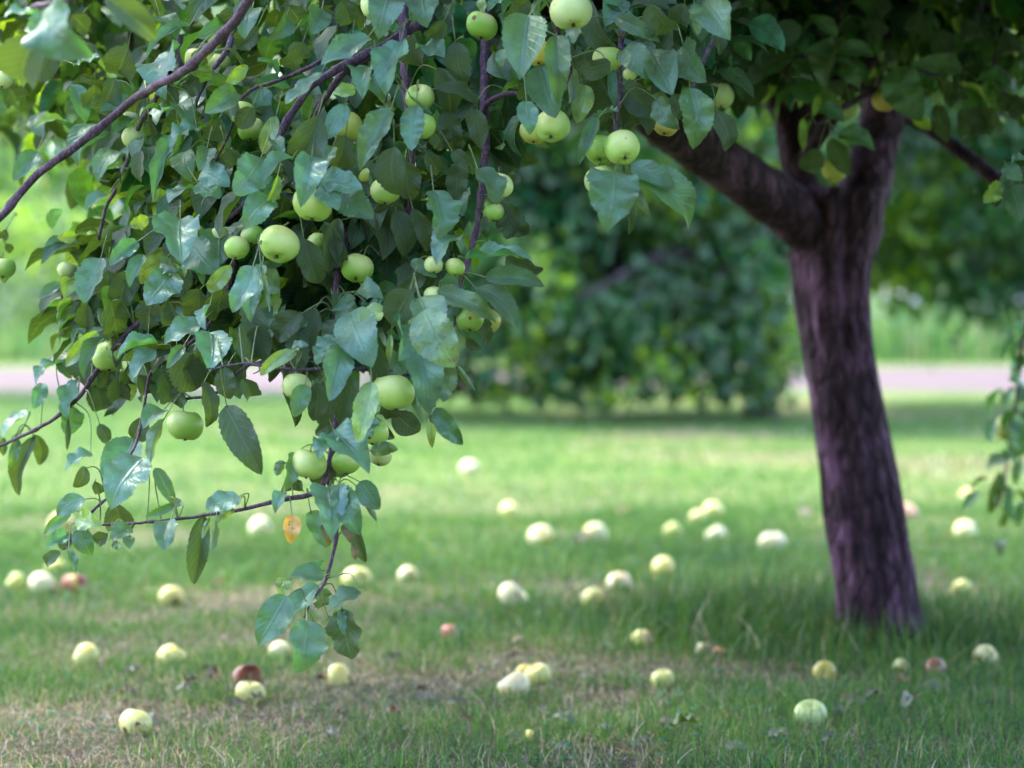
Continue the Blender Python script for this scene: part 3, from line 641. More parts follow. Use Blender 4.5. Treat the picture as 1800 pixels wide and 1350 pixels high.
# ---- leaves traced on the photograph: crop origin and scale, then (base x, base y, tip x, tip y, width, kind)
# kind: palette letter, then options  ^ nearer  _ farther  * spotted  + extra near  = extra far
LF = []
def crop(ox, oy, s, rows, dz=0.0, z=None):
    for t in rows.strip().split(';'):
        t = t.split()
        if len(t) != 6: continue
        x0, y0, x1, y1, w = map(float, t[:5])
        LF.append((ox + x0 * s, oy + y0 * s, ox + x1 * s, oy + y1 * s, w * s, t[5], dz, z))
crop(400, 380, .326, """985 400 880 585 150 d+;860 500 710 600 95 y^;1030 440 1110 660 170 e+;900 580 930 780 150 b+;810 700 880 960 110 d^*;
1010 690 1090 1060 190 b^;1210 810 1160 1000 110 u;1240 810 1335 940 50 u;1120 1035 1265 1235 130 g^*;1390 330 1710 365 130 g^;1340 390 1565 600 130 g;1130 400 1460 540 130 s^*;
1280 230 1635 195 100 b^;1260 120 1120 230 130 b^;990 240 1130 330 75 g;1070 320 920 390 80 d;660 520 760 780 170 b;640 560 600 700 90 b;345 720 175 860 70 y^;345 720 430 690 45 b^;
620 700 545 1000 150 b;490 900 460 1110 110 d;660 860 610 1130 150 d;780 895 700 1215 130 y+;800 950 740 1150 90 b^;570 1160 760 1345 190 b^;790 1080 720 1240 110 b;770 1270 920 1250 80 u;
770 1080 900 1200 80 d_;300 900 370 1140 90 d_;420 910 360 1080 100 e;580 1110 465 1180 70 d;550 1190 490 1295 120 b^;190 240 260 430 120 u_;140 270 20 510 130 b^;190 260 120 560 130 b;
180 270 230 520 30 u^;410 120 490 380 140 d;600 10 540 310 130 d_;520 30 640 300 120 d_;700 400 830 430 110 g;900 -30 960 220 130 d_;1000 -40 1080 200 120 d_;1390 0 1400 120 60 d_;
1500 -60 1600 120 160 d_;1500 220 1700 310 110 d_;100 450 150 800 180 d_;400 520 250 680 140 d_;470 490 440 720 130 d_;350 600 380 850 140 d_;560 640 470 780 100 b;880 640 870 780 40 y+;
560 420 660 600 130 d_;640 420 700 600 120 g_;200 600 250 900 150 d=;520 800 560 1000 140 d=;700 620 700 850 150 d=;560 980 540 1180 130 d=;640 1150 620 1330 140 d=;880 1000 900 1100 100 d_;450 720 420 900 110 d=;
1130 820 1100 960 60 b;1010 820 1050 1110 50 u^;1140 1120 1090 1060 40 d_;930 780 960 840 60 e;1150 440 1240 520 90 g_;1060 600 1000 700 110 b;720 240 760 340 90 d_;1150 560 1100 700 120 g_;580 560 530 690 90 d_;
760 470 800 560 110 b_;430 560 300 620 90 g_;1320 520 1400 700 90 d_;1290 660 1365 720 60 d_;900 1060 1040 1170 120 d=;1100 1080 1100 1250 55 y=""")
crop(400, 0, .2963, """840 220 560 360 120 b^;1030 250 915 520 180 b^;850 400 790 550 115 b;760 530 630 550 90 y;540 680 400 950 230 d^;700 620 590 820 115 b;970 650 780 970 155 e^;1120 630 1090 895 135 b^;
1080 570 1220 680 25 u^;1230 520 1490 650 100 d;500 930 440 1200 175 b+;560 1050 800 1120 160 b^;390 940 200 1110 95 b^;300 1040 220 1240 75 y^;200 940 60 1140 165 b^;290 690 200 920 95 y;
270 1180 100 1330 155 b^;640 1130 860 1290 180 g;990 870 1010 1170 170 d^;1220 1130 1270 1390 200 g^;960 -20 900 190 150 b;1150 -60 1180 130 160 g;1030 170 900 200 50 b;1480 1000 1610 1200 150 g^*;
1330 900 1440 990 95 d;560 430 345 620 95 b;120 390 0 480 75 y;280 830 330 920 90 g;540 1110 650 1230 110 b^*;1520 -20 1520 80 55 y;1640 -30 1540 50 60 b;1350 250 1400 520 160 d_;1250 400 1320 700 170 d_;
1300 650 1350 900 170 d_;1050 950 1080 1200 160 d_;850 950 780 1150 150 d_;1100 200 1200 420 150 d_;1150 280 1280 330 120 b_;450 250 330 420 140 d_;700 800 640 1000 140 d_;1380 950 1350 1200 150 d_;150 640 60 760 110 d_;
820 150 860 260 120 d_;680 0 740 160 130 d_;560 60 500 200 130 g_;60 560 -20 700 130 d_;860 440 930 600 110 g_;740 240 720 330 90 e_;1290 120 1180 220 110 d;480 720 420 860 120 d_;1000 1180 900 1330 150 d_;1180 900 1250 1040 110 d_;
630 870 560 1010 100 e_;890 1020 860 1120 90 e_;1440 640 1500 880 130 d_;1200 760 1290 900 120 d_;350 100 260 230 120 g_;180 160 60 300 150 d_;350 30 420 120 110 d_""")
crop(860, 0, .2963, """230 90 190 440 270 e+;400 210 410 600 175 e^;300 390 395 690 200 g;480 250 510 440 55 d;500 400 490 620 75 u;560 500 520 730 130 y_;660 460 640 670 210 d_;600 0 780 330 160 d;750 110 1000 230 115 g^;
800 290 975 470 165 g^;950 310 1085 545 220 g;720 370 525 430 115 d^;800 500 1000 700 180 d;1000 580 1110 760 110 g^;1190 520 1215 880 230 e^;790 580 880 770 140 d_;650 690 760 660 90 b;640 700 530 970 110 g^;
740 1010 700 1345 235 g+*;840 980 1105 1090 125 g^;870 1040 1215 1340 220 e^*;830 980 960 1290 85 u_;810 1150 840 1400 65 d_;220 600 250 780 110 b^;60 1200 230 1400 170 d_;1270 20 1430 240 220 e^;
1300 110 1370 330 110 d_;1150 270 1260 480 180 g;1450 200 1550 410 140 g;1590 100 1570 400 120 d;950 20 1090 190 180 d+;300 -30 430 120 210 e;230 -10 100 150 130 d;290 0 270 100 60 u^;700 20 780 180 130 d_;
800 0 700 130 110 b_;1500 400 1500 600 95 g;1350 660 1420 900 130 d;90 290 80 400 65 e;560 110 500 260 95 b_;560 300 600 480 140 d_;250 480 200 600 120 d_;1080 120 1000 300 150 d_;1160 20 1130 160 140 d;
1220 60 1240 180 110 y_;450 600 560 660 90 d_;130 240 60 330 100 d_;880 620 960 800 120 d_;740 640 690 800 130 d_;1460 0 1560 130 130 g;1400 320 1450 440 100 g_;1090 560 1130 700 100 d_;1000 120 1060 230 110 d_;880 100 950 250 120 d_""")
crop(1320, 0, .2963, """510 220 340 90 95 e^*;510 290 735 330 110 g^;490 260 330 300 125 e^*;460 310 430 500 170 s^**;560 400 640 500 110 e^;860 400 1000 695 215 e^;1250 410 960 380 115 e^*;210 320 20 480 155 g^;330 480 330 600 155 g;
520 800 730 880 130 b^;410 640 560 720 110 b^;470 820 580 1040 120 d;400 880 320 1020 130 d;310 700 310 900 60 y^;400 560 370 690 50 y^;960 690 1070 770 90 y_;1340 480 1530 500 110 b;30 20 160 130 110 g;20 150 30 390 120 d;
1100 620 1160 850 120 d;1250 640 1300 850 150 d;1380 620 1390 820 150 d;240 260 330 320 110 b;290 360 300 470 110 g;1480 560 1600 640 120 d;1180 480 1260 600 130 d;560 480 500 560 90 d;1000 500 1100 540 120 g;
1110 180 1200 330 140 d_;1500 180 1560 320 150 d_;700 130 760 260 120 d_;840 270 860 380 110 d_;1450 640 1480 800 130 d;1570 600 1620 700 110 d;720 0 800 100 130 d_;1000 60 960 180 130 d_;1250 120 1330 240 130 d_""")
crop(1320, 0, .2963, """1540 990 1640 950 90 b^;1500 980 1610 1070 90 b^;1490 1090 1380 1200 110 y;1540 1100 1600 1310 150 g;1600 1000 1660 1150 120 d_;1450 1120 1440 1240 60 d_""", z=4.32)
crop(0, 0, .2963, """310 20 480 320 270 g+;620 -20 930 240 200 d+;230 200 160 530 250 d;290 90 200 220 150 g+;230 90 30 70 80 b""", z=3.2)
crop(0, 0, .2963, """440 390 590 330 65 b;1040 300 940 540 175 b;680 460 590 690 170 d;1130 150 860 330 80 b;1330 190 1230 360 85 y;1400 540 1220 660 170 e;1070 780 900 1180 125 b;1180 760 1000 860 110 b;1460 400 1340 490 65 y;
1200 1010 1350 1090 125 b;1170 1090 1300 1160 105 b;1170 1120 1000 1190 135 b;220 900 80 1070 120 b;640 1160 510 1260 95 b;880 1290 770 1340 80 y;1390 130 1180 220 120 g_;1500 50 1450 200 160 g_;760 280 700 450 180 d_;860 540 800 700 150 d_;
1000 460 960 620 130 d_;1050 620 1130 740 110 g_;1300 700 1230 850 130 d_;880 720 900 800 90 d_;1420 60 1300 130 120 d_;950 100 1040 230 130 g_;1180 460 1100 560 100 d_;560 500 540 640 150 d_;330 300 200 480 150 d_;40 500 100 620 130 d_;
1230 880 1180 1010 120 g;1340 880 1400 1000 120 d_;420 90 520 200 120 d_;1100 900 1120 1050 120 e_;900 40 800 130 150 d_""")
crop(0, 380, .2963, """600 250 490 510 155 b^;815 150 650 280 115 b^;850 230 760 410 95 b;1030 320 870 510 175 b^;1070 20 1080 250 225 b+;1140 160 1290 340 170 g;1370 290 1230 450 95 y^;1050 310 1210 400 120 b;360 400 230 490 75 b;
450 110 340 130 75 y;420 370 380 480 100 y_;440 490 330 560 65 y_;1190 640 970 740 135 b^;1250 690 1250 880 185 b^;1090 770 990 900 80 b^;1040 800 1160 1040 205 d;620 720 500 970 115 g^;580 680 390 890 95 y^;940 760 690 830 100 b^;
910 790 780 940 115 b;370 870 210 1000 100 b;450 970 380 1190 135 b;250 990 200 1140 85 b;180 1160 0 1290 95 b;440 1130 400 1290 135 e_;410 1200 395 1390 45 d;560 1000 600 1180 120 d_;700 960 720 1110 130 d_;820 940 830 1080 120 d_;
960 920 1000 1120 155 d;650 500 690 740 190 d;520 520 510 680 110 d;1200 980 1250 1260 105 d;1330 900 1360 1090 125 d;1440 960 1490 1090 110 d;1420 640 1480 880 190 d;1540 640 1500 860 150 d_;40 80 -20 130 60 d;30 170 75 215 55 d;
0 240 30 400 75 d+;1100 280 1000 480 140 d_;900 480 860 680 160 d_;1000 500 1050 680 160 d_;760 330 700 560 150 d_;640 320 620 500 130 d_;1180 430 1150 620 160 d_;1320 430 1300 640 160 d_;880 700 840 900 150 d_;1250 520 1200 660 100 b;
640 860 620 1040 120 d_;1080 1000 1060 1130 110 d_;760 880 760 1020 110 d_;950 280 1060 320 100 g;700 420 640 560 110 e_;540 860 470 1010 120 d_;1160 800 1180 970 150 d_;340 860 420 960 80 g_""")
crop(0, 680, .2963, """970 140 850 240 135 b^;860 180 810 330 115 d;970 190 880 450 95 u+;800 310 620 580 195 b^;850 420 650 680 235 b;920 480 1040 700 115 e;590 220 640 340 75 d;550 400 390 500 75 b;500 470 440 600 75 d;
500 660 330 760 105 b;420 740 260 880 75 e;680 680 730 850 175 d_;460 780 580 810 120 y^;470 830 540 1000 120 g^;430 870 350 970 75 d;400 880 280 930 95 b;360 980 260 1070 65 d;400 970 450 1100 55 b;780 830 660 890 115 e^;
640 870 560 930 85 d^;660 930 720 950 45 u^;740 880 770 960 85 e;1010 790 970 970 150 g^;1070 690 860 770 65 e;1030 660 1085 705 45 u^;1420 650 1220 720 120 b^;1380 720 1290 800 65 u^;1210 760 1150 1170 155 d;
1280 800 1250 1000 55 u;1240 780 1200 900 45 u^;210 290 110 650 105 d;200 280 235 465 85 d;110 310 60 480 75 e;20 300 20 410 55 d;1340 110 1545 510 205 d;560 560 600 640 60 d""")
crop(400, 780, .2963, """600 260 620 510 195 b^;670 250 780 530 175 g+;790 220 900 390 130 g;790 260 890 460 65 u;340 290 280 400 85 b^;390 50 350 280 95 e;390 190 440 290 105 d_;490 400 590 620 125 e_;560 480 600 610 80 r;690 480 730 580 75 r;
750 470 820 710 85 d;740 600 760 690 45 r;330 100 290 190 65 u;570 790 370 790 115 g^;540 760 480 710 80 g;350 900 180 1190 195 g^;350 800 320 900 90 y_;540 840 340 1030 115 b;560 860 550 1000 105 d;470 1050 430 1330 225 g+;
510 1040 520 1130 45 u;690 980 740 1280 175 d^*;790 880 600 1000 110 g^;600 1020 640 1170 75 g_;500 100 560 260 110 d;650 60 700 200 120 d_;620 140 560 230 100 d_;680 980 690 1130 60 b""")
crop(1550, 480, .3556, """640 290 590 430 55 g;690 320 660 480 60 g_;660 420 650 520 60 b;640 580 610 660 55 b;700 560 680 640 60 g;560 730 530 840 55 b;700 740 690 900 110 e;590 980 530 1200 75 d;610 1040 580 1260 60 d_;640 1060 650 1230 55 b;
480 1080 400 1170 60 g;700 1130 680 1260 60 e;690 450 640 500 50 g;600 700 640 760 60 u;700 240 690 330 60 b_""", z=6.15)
SPECIAL = []
groups = {}
for idx, (x0, y0, x1, y1, w, kd, dz, zfix) in enumerate(LF):
    c = kd[0]; d = (zc((x0 + x1) / 2, (y0 + y1) / 2) if zfix is None else zfix) + dz
    d += rng.normal(0, 0.012)
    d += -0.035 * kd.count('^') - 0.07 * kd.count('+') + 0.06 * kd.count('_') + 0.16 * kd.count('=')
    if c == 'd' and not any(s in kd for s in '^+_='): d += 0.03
    b0 = at(x0, y0, d); lpx = math.hypot(x1 - x0, y1 - y0); L0 = lpx * d / FPX; wt = w * d / FPX
    tilt = {'b': -0.55, 'd': 0.34, 'y': 0.05, 'u': 0.1}.get(c, -0.22) + rng.normal(0, 0.16)
    want = max(L0, min(0.115, wt * 1.55))                                  # foreshorten short wide leaves
    ext = math.sqrt(max(want ** 2 - L0 ** 2, 0)) * (-1 if c != 'd' else 1)
    t0 = at(x1, y1, d); A = t0 - b0
    A = A + FW * (tilt * L0 * 0.8 + ext * 0.8)
    A = A + (at(x1, y1, d + float((A @ FW))) - t0) - FW * float(A @ FW) if abs(float(A @ FW)) > 1e-6 else A
    view = unit(CAM - b0)
    Nn = view + np.array([0, 0, {'b': 0.95, 'd': -0.05, 'u': 0.1, 'y': 0.1}.get(c, 0.4)])
    if c == 'u': Nn = -Nn
    T = unit(A); Nn = unit(Nn - T * (T @ Nn)); S = np.cross(T, Nn); roll = rng.normal(0, 0.32)
    Nn = Nn * math.cos(roll) + S * math.sin(roll)
    vis = max(0.6, abs(float(Nn @ view)))
    LA = np.linalg.norm(A); W = min(wt / vis, LA * 0.72)
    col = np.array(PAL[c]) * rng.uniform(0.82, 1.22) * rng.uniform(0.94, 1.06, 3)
    sp = 0.62 if '**' in kd else (0.42 if '*' in kd else rng.random() ** 2 * 0.32)
    key = ALLK[int(np.argmin(np.linalg.norm(ALLP - b0, axis=1)))]
    g_ = groups.setdefault(key, [])
    g_.append((b0, A, Nn, W, np.array([*col, sp]), wt / max(L0, 1e-6)))
for key, g_ in groups.items():
    b, A, Nn, W, C, asp = (np.array(x) for x in zip(*g_)); k = len(b)
    slim = np.clip((0.6 - asp) * 1.5, 0, 0.5)
    leaf_batch(foliage[key], b, A, Nn, W * 1.08, C, nu=24, nv=8, fold=np.clip(rng.uniform(0.12, 0.65, k) + slim * 0.6, 0, 1.1), arch=rng.uniform(-0.02, 0.20, k),
               wave=rng.uniform(0.03, 0.14, k), curl=rng.uniform(-0.05, 0.55, k))
    for i in range(k): petiole(foliage[key], b[i], A[i])
# ---- more leaves on the same branches, behind the traced ones
lower = np.array([(-200, 300), (0, 300), (60, 320), (110, 470), (150, 640), (300, 655), (430, 640), (520, 700), (640, 700), (720, 640), (770, 470), (860, 400), (930, 270), (1000, 215), (1120, 200), (1230, 235), (1300, 215), (1500, 215), (1560, 190), (1800, 240), (2100, 240)], float)
def low_edge(px): return np.interp(px, lower[:, 0], lower[:, 1])
for key, k in (('hang_k', 22), ('hang_j', 16)):
    P = branch_pts[key]; p = P[rng.integers(len(P) // 4, len(P), k)] + rng.normal(0, 0.035, (k, 3))
    droop_leaves(foliage[key], p, 0.075, hi=1)
for key, P in branch_pts.items():
    if key in ('dead_twig', 'low_twig', 'hang_k', 'hang_j', 'top_left', 'left_bough'): continue
    k = int(len(P) * (1.7 if key not in ('hang_g', 'hang_h', 'hang_i') else 0.9))
    p = P[rng.integers(0, len(P), k)] + rng.normal(0, 0.055, (k, 3)) * (1.25, 0.5, 1.0) + FW * rng.uniform(0.10, 0.36, (k, 1))
    x, y, d = project(p); p = p[(y < low_edge(x) - 70)]
    droop_leaves(foliage[key], p, 0.072, hi=1)
def inside_poly(x, y, poly):
    r = np.zeros(len(x), bool); n_ = len(poly)
    for a_ in range(n_):
        (x0, y0), (x1, y1) = poly[a_], poly[(a_ + 1) % n_]
        c_ = (y0 > y) != (y1 > y); r ^= c_ & (x < (x1 - x0) * (y - y0) / (y1 - y0 + 1e-9) + x0)
    return r
mass = [(130, 470), (250, 380), (420, 300), (640, 300), (780, 330), (800, 440), (720, 520), (650, 620), (560, 640), (430, 650), (300, 675), (150, 690), (105, 640)]
qx, qy = rng.uniform(80, 820, 900), rng.uniform(290, 700, 900); k_ = inside_poly(qx, qy, mass); qx, qy = qx[k_], qy[k_] - 35
zz_ = np.array([zc(a_, b_) for a_, b_ in zip(qx, qy)]) + rng.uniform(0.10, 0.40, len(qx))
q3 = at(qx, qy, zz_)
near_key = ALLK[np.argmin(np.linalg.norm(ALLP[None] - q3[:, None], axis=2), axis=1)]
for key in set(near_key): droop_leaves(foliage[key], q3[near_key == key], 0.080, hi=1, mix=(('d', .6), ('g', .2), ('e', .08), ('y', .12)))  # mostly dark tones: shade between the leaves put into their colour
for key, mb in foliage.items():
    mb.build('leaves', M_LEAF, branch_obj[key], origin=PO, uvs=True)

# ---- a few leaves unlike the rest
def one_leaf(key, label, x0, y0, x1, y1, w, d, col, spots, name='leaf', material=None, **kw):
    mb = MB(); b = at(x0, y0, d)[None]; A = at(x1, y1, d - 0.01)[None] - b
    leaf_batch(mb, b, A, (unit(CAM - b[0]) + (0, 0, 0.15))[None], np.array([w * d / FPX]), np.array([[*col, spots]]), nu=24, nv=8, **kw)
    petiole(mb, b[0], A[0])
    o = mb.build(name, material or M_LEAF, branch_obj[key], origin=PO, uvs=True); o['label'] = label
one_leaf('hang_c', 'yellow-orange leaf with black spots', 514, 905, 510, 955, 34, 3.735, (1.0, 0.42, 0.0), 0.5, fold=0.3, wave=0.1)
one_leaf('hang_a', 'broad pale green leaf with red-brown spots', 745, 545, 800, 645, 84, 3.60, (0.13, 0.25, 0.085), 0.66, fold=0.25, wave=0.06)
one_leaf('dead_twig', 'small yellow-green leaf on the bare twig', 522, 618, 456, 656, 22, 3.70, PAL['y'], 0.3, fold=0.5)

# ---- the crown overhead: leafy boughs rising from the limbs, drooping at their ends
def free_of_view(p, near):
    """keeps the openings under the crown open"""
    x, y, d = project(p)
    inside = (d > 0.3) & (x > -120) & (x < 1920) & (y > -90 - np.clip(5.2 - d, 0, 2) * 180) & (y < 1400)
    return ~(inside & ((y > low_edge(x) - 55) | (d < np.where(x > 1250, 5.05, near))))
top_pts = np.concatenate([PL[-20:], PM[-25:], PR[-30:], PL[len(PL) // 2: len(PL) // 2 + 12]])
CX, CY = 0.75, 5.9
nb = 70; ga = 2.39996
for b_ in range(nb):
    rho = 3.3 * math.sqrt(min(1, (b_ + 0.5) / (nb - 26))); th = b_ * ga
    end = np.array([CX - 0.35 + rho * math.cos(th) * 1.0, CY + rho * math.sin(th) * 0.98, 3.45 - 1.85 * (rho / 3.3) ** 2 + rng.uniform(-0.25, 0.25)])
    if b_ >= nb - 26:  # unseen low boughs added to shade the limbs and fork
        end = np.array([rng.uniform(0.0, 2.3), rng.uniform(3.0, 5.0), rng.uniform(1.6, 2.2)])
        if b_ >= nb - 10: end = np.array([rng.uniform(0.1, 1.3), rng.uniform(4.4, 5.5), rng.uniform(1.7, 2.0)])
    if end[1] < 3.7 and end[0] < 0.25: end[1] = 3.7 + rng.uniform(0, 0.6)  # crown shaped back here so open sky reaches the left leaves
    st = top_pts[rng.integers(0, len(top_pts))]
    mid = st * 0.5 + end * 0.5 + np.array([0, 0, 0.35 + rng.uniform(0, 0.3)])
    dr = end + np.array([0.25 * math.cos(th), 0.25 * math.sin(th), -0.42])
    P, r = smooth_path([st, mid, end, dr], [.020, .013, .007, .003], 0.05)
    k0 = len(P)
    while k0 > 4 and not free_of_view(P[k0 - 1:k0], 4.6)[0]: k0 -= 1
    P, r = P[:k0], r[:k0]
    mb = MB(); tube(mb, P, r, 8, rough=0.05); bo = mb.build('branch', M_BARK, apple_tree, origin=PO, attr=None)
    w_ = np.clip(np.linspace(0.1, 1, len(P)), 0, 1); w_ /= w_.sum()
    k = 820
    clump = P[rng.choice(len(P), 26, p=w_)] + rng.normal(0, 0.26, (26, 3))
    p = clump[rng.integers(0, 26, k)] + rng.normal(0, 0.11, (k, 3))
    p = p[free_of_view(p, 4.35)]
    x, y, d = project(p); seen = (d > 1) & (x > -60) & (x < 1860) & (y > -60)
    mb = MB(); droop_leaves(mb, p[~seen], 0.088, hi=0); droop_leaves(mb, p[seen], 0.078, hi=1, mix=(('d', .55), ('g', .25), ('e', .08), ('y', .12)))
    mb.build('leaves', M_LEAF, bo, origin=PO, uvs=True)
# boughs of the same tree seen between the trunk and the drooping branches
for (x0, y0, d0, x1, y1, d1, k) in ((560, -80, 4.6, 420, 300, 4.7, 170), (700, -80, 4.7, 760, 300, 4.6, 150), (860, -80, 4.9, 900, 190, 4.8, 120), (1060, -60, 5.0, 1120, 150, 4.9, 130), (1200, -60, 5.2, 1260, 150, 5.2, 90),
                                    (1150, -60, 5.0, 1180, 190, 4.95, 110), (1320, -60, 5.2, 1300, 180, 5.2, 110), (1720, -60, 5.6, 1740, 230, 5.6, 110), (1480, -80, 6.3, 1440, 120, 6.5, 90), (1680, -80, 6.2, 1640, 150, 6.4, 120), (1820, -60, 5.8, 1760, 190, 5.9, 130), (250, -80, 4.6, 250, 260, 4.8, 120), (90, -80, 4.7, 90, 170, 4.9, 130), (-60, -80, 5.4, 140, 60, 5.4, 160), (200, -100, 5.6, 160, 120, 5.5, 150), (320, 60, 4.5, 250, 480, 4.6, 120), (520, 200, 4.3, 430, 560, 4.4, 150), (640, 250, 4.3, 640, 600, 4.35, 120)):
    a0, a1 = at(x0, y0, d0), at(x1, y1, d1)
    P, r = smooth_path([a0, (a0 + a1) / 2 + rng.normal(0, 0.04, 3), a1], [.009, .006, .003], 0.03)
    mb = MB(); tube(mb, P, r, 8, rough=0.05); bo = mb.build('branch', M_TWIG, apple_tree, origin=PO, attr=None)
    k = int(k * 1.35); p = P[rng.integers(0, len(P), k)] + rng.normal(0, 0.12, (k, 3)); x, y, d = project(p); p = p[y < low_edge(x) - 60]
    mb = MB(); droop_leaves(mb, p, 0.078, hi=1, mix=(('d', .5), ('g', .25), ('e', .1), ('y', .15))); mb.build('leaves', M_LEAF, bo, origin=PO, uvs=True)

# ================================================================== APPLES
SKIN = dict(G=(0.27, 0.47, 0.075), H=(0.40, 0.60, 0.13), P=(0.55, 0.67, 0.26), Y=(0.66, 0.54, 0.12), D=(0.19, 0.34, 0.045),
            F=(0.68, 0.67, 0.22), C=(0.77, 0.73, 0.42), R=(0.42, 0.11, 0.08), B=(0.18, 0.06, 0.028), K=(0.66, 0.36, 0.27), E=(0.50, 0.56, 0.12))
def make_apple(loc, rad, axis, kind, label, group, stalk=True, rots=(), rotcol=(0.16, 0.06, 0.025), blush=None, bite=None, squash=0.92):
    nu, nv = 30, 22
    th = np.linspace(0, np.pi, nv + 1); ph = np.linspace(0, 2 * np.pi, nu, endpoint=False)
    TH, PH = np.meshgrid(th, ph, indexing='ij')
    lobes = 1 + 0.018 * np.cos(5 * PH + rng.uniform(0, 6)) * np.clip(-np.cos(TH) + 0.1, 0, 1) + 0.030 * np.cos(2 * PH + rng.uniform(0, 6)) + 0.012 * np.cos(3 * PH + rng.uniform(0, 6))
    R0 = rad * lobes * (1.0 + 0.05 * np.cos(TH))
    x = R0 * np.sin(TH); z = squash * R0 * np.cos(TH)
    top = np.exp(-(TH / 0.42) ** 2); bot = np.exp(-((np.pi - TH) / 0.34) ** 2)
    z = z - rad * 0.34 * top + rad * 0.20 * bot
    Vn = np.stack([x * np.cos(PH), x * np.sin(PH), z], -1)
    sk = rng.uniform(-0.12, 0.12, 2); Vn[..., 2] += sk[0] * Vn[..., 0] + sk[1] * Vn[..., 1]
    ax = unit(np.asarray(axis, float)); u_ = unit(np.cross(ax, [0.31, 0.95, 0.05])); w_ = np.cross(ax, u_)
    M = np.stack([u_, w_, ax], 0)                       # rows: local axes in world
    spin = rng.uniform(0, 6.28); cs, sn = math.cos(spin), math.sin(spin)
    Vn = Vn @ np.array([[cs, sn, 0], [-sn, cs, 0], [0, 0, 1]])
    V = Vn.reshape(-1, 3) @ M
    dirn = unit(V)
    base = np.array(SKIN[kind]) * rng.uniform(0.90, 1.10) * rng.uniform(0.97, 1.03, 3)
    col = np.tile(base, (len(V), 1))
    cav = (top.reshape(-1, 1) * 0.45 + bot.reshape(-1, 1) * 0.2); col = col * (1 - cav) + np.array((0.22, 0.34, 0.05)) * cav
    if blush is not None:
        bd, bc, bs = blush; t = np.clip((dirn @ unit(np.array(bd, float)) - (1 - bs)) / bs, 0, 1)[:, None]; col = col * (1 - t) + np.array(bc) * t
    al = np.zeros(len(V))
    for rd, rs in rots:
        ang = np.arccos(np.clip(dirn @ unit(np.array(rd, float)), -1, 1)); al = np.maximum(al, np.clip(0.5 + (rs - ang) * 2.2, 0, 1) * (ang < rs + .25))
    if bite is not None:
        bd, depth = bite; t = dirn @ unit(np.array(bd, float)); k = np.clip((t - 0.55) / 0.45, 0, 1)[:, None]; V = V * (1 - depth * k)
    mb = MB()
    i, j = np.meshgrid(np.arange(nv), np.arange(nu), indexing='ij'); j2 = (j + 1) % nu
    q = np.stack([i * nu + j, (i + 1) * nu + j, (i + 1) * nu + j2, i * nu + j2], -1).reshape(-1, 4)
    mb.add(V, q, None, np.concatenate([col, al[:, None]], 1))
    me = mb.mesh('apple', M_APPLE, attr='skin')
    a = me.attributes.new('rotcol', 'FLOAT_COLOR', 'POINT'); a.data.foreach_set('color', np.tile((*rotcol, 1), (len(V), 1)).ravel().astype(np.float32))
    o = bpy.data.objects.new('apple', me); COL.objects.link(o); o.location = loc
    tag(o, label, 'apple', group)
    if stalk:
        s0 = ax * rad * squash * 0.60; s1 = ax * rad * (squash + 0.10) + u_ * rad * 0.10; s2 = ax * rad * (squash + 0.45) + u_ * rad * 0.28 * rng.uniform(-1, 1)
        P, r = smooth_path([s0, s1, s2], [rad * .045, rad * .038, rad * .055], 0.004); mb = MB(); tube(mb, P, r, 7)
        mb.build('stalk', M_STALK, o, attr=None)
    mb = MB(); c0 = -ax * rad * squash * 0.82
    for k in range(5):
        t = k * 1.2566 + spin; d = u_ * math.cos(t) + w_ * math.sin(t); e = np.cross(ax, d)
        mb.add([c0 + e * rad * .05, c0 - e * rad * .05, c0 + d * rad * .09 - ax * rad * .05 - e * rad * .03, c0 + d * rad * .09 - ax * rad * .05 + e * rad * .03, c0 + d * rad * .19 - ax * rad * (.10 + .05 * math.sin(3 * k))],
               [(0, 1, 2, 3)], [(3, 2, 4)])
    P, r = smooth_path([c0 + ax * rad * .06, c0 - ax * rad * .04, c0 - ax * rad * .09], [rad * .09, rad * .08, rad * .03], 0.003); tube(mb, P, r, 7)
    mb.build('calyx', M_CALYX, o, attr=None)
    return o
D0 = (0.05, 0.25, 1.0); DC = (0.05, 0.62, 0.8)           # hanging straight / with the calyx turned to the viewer
HG = 'apples hanging on the drooping branches'
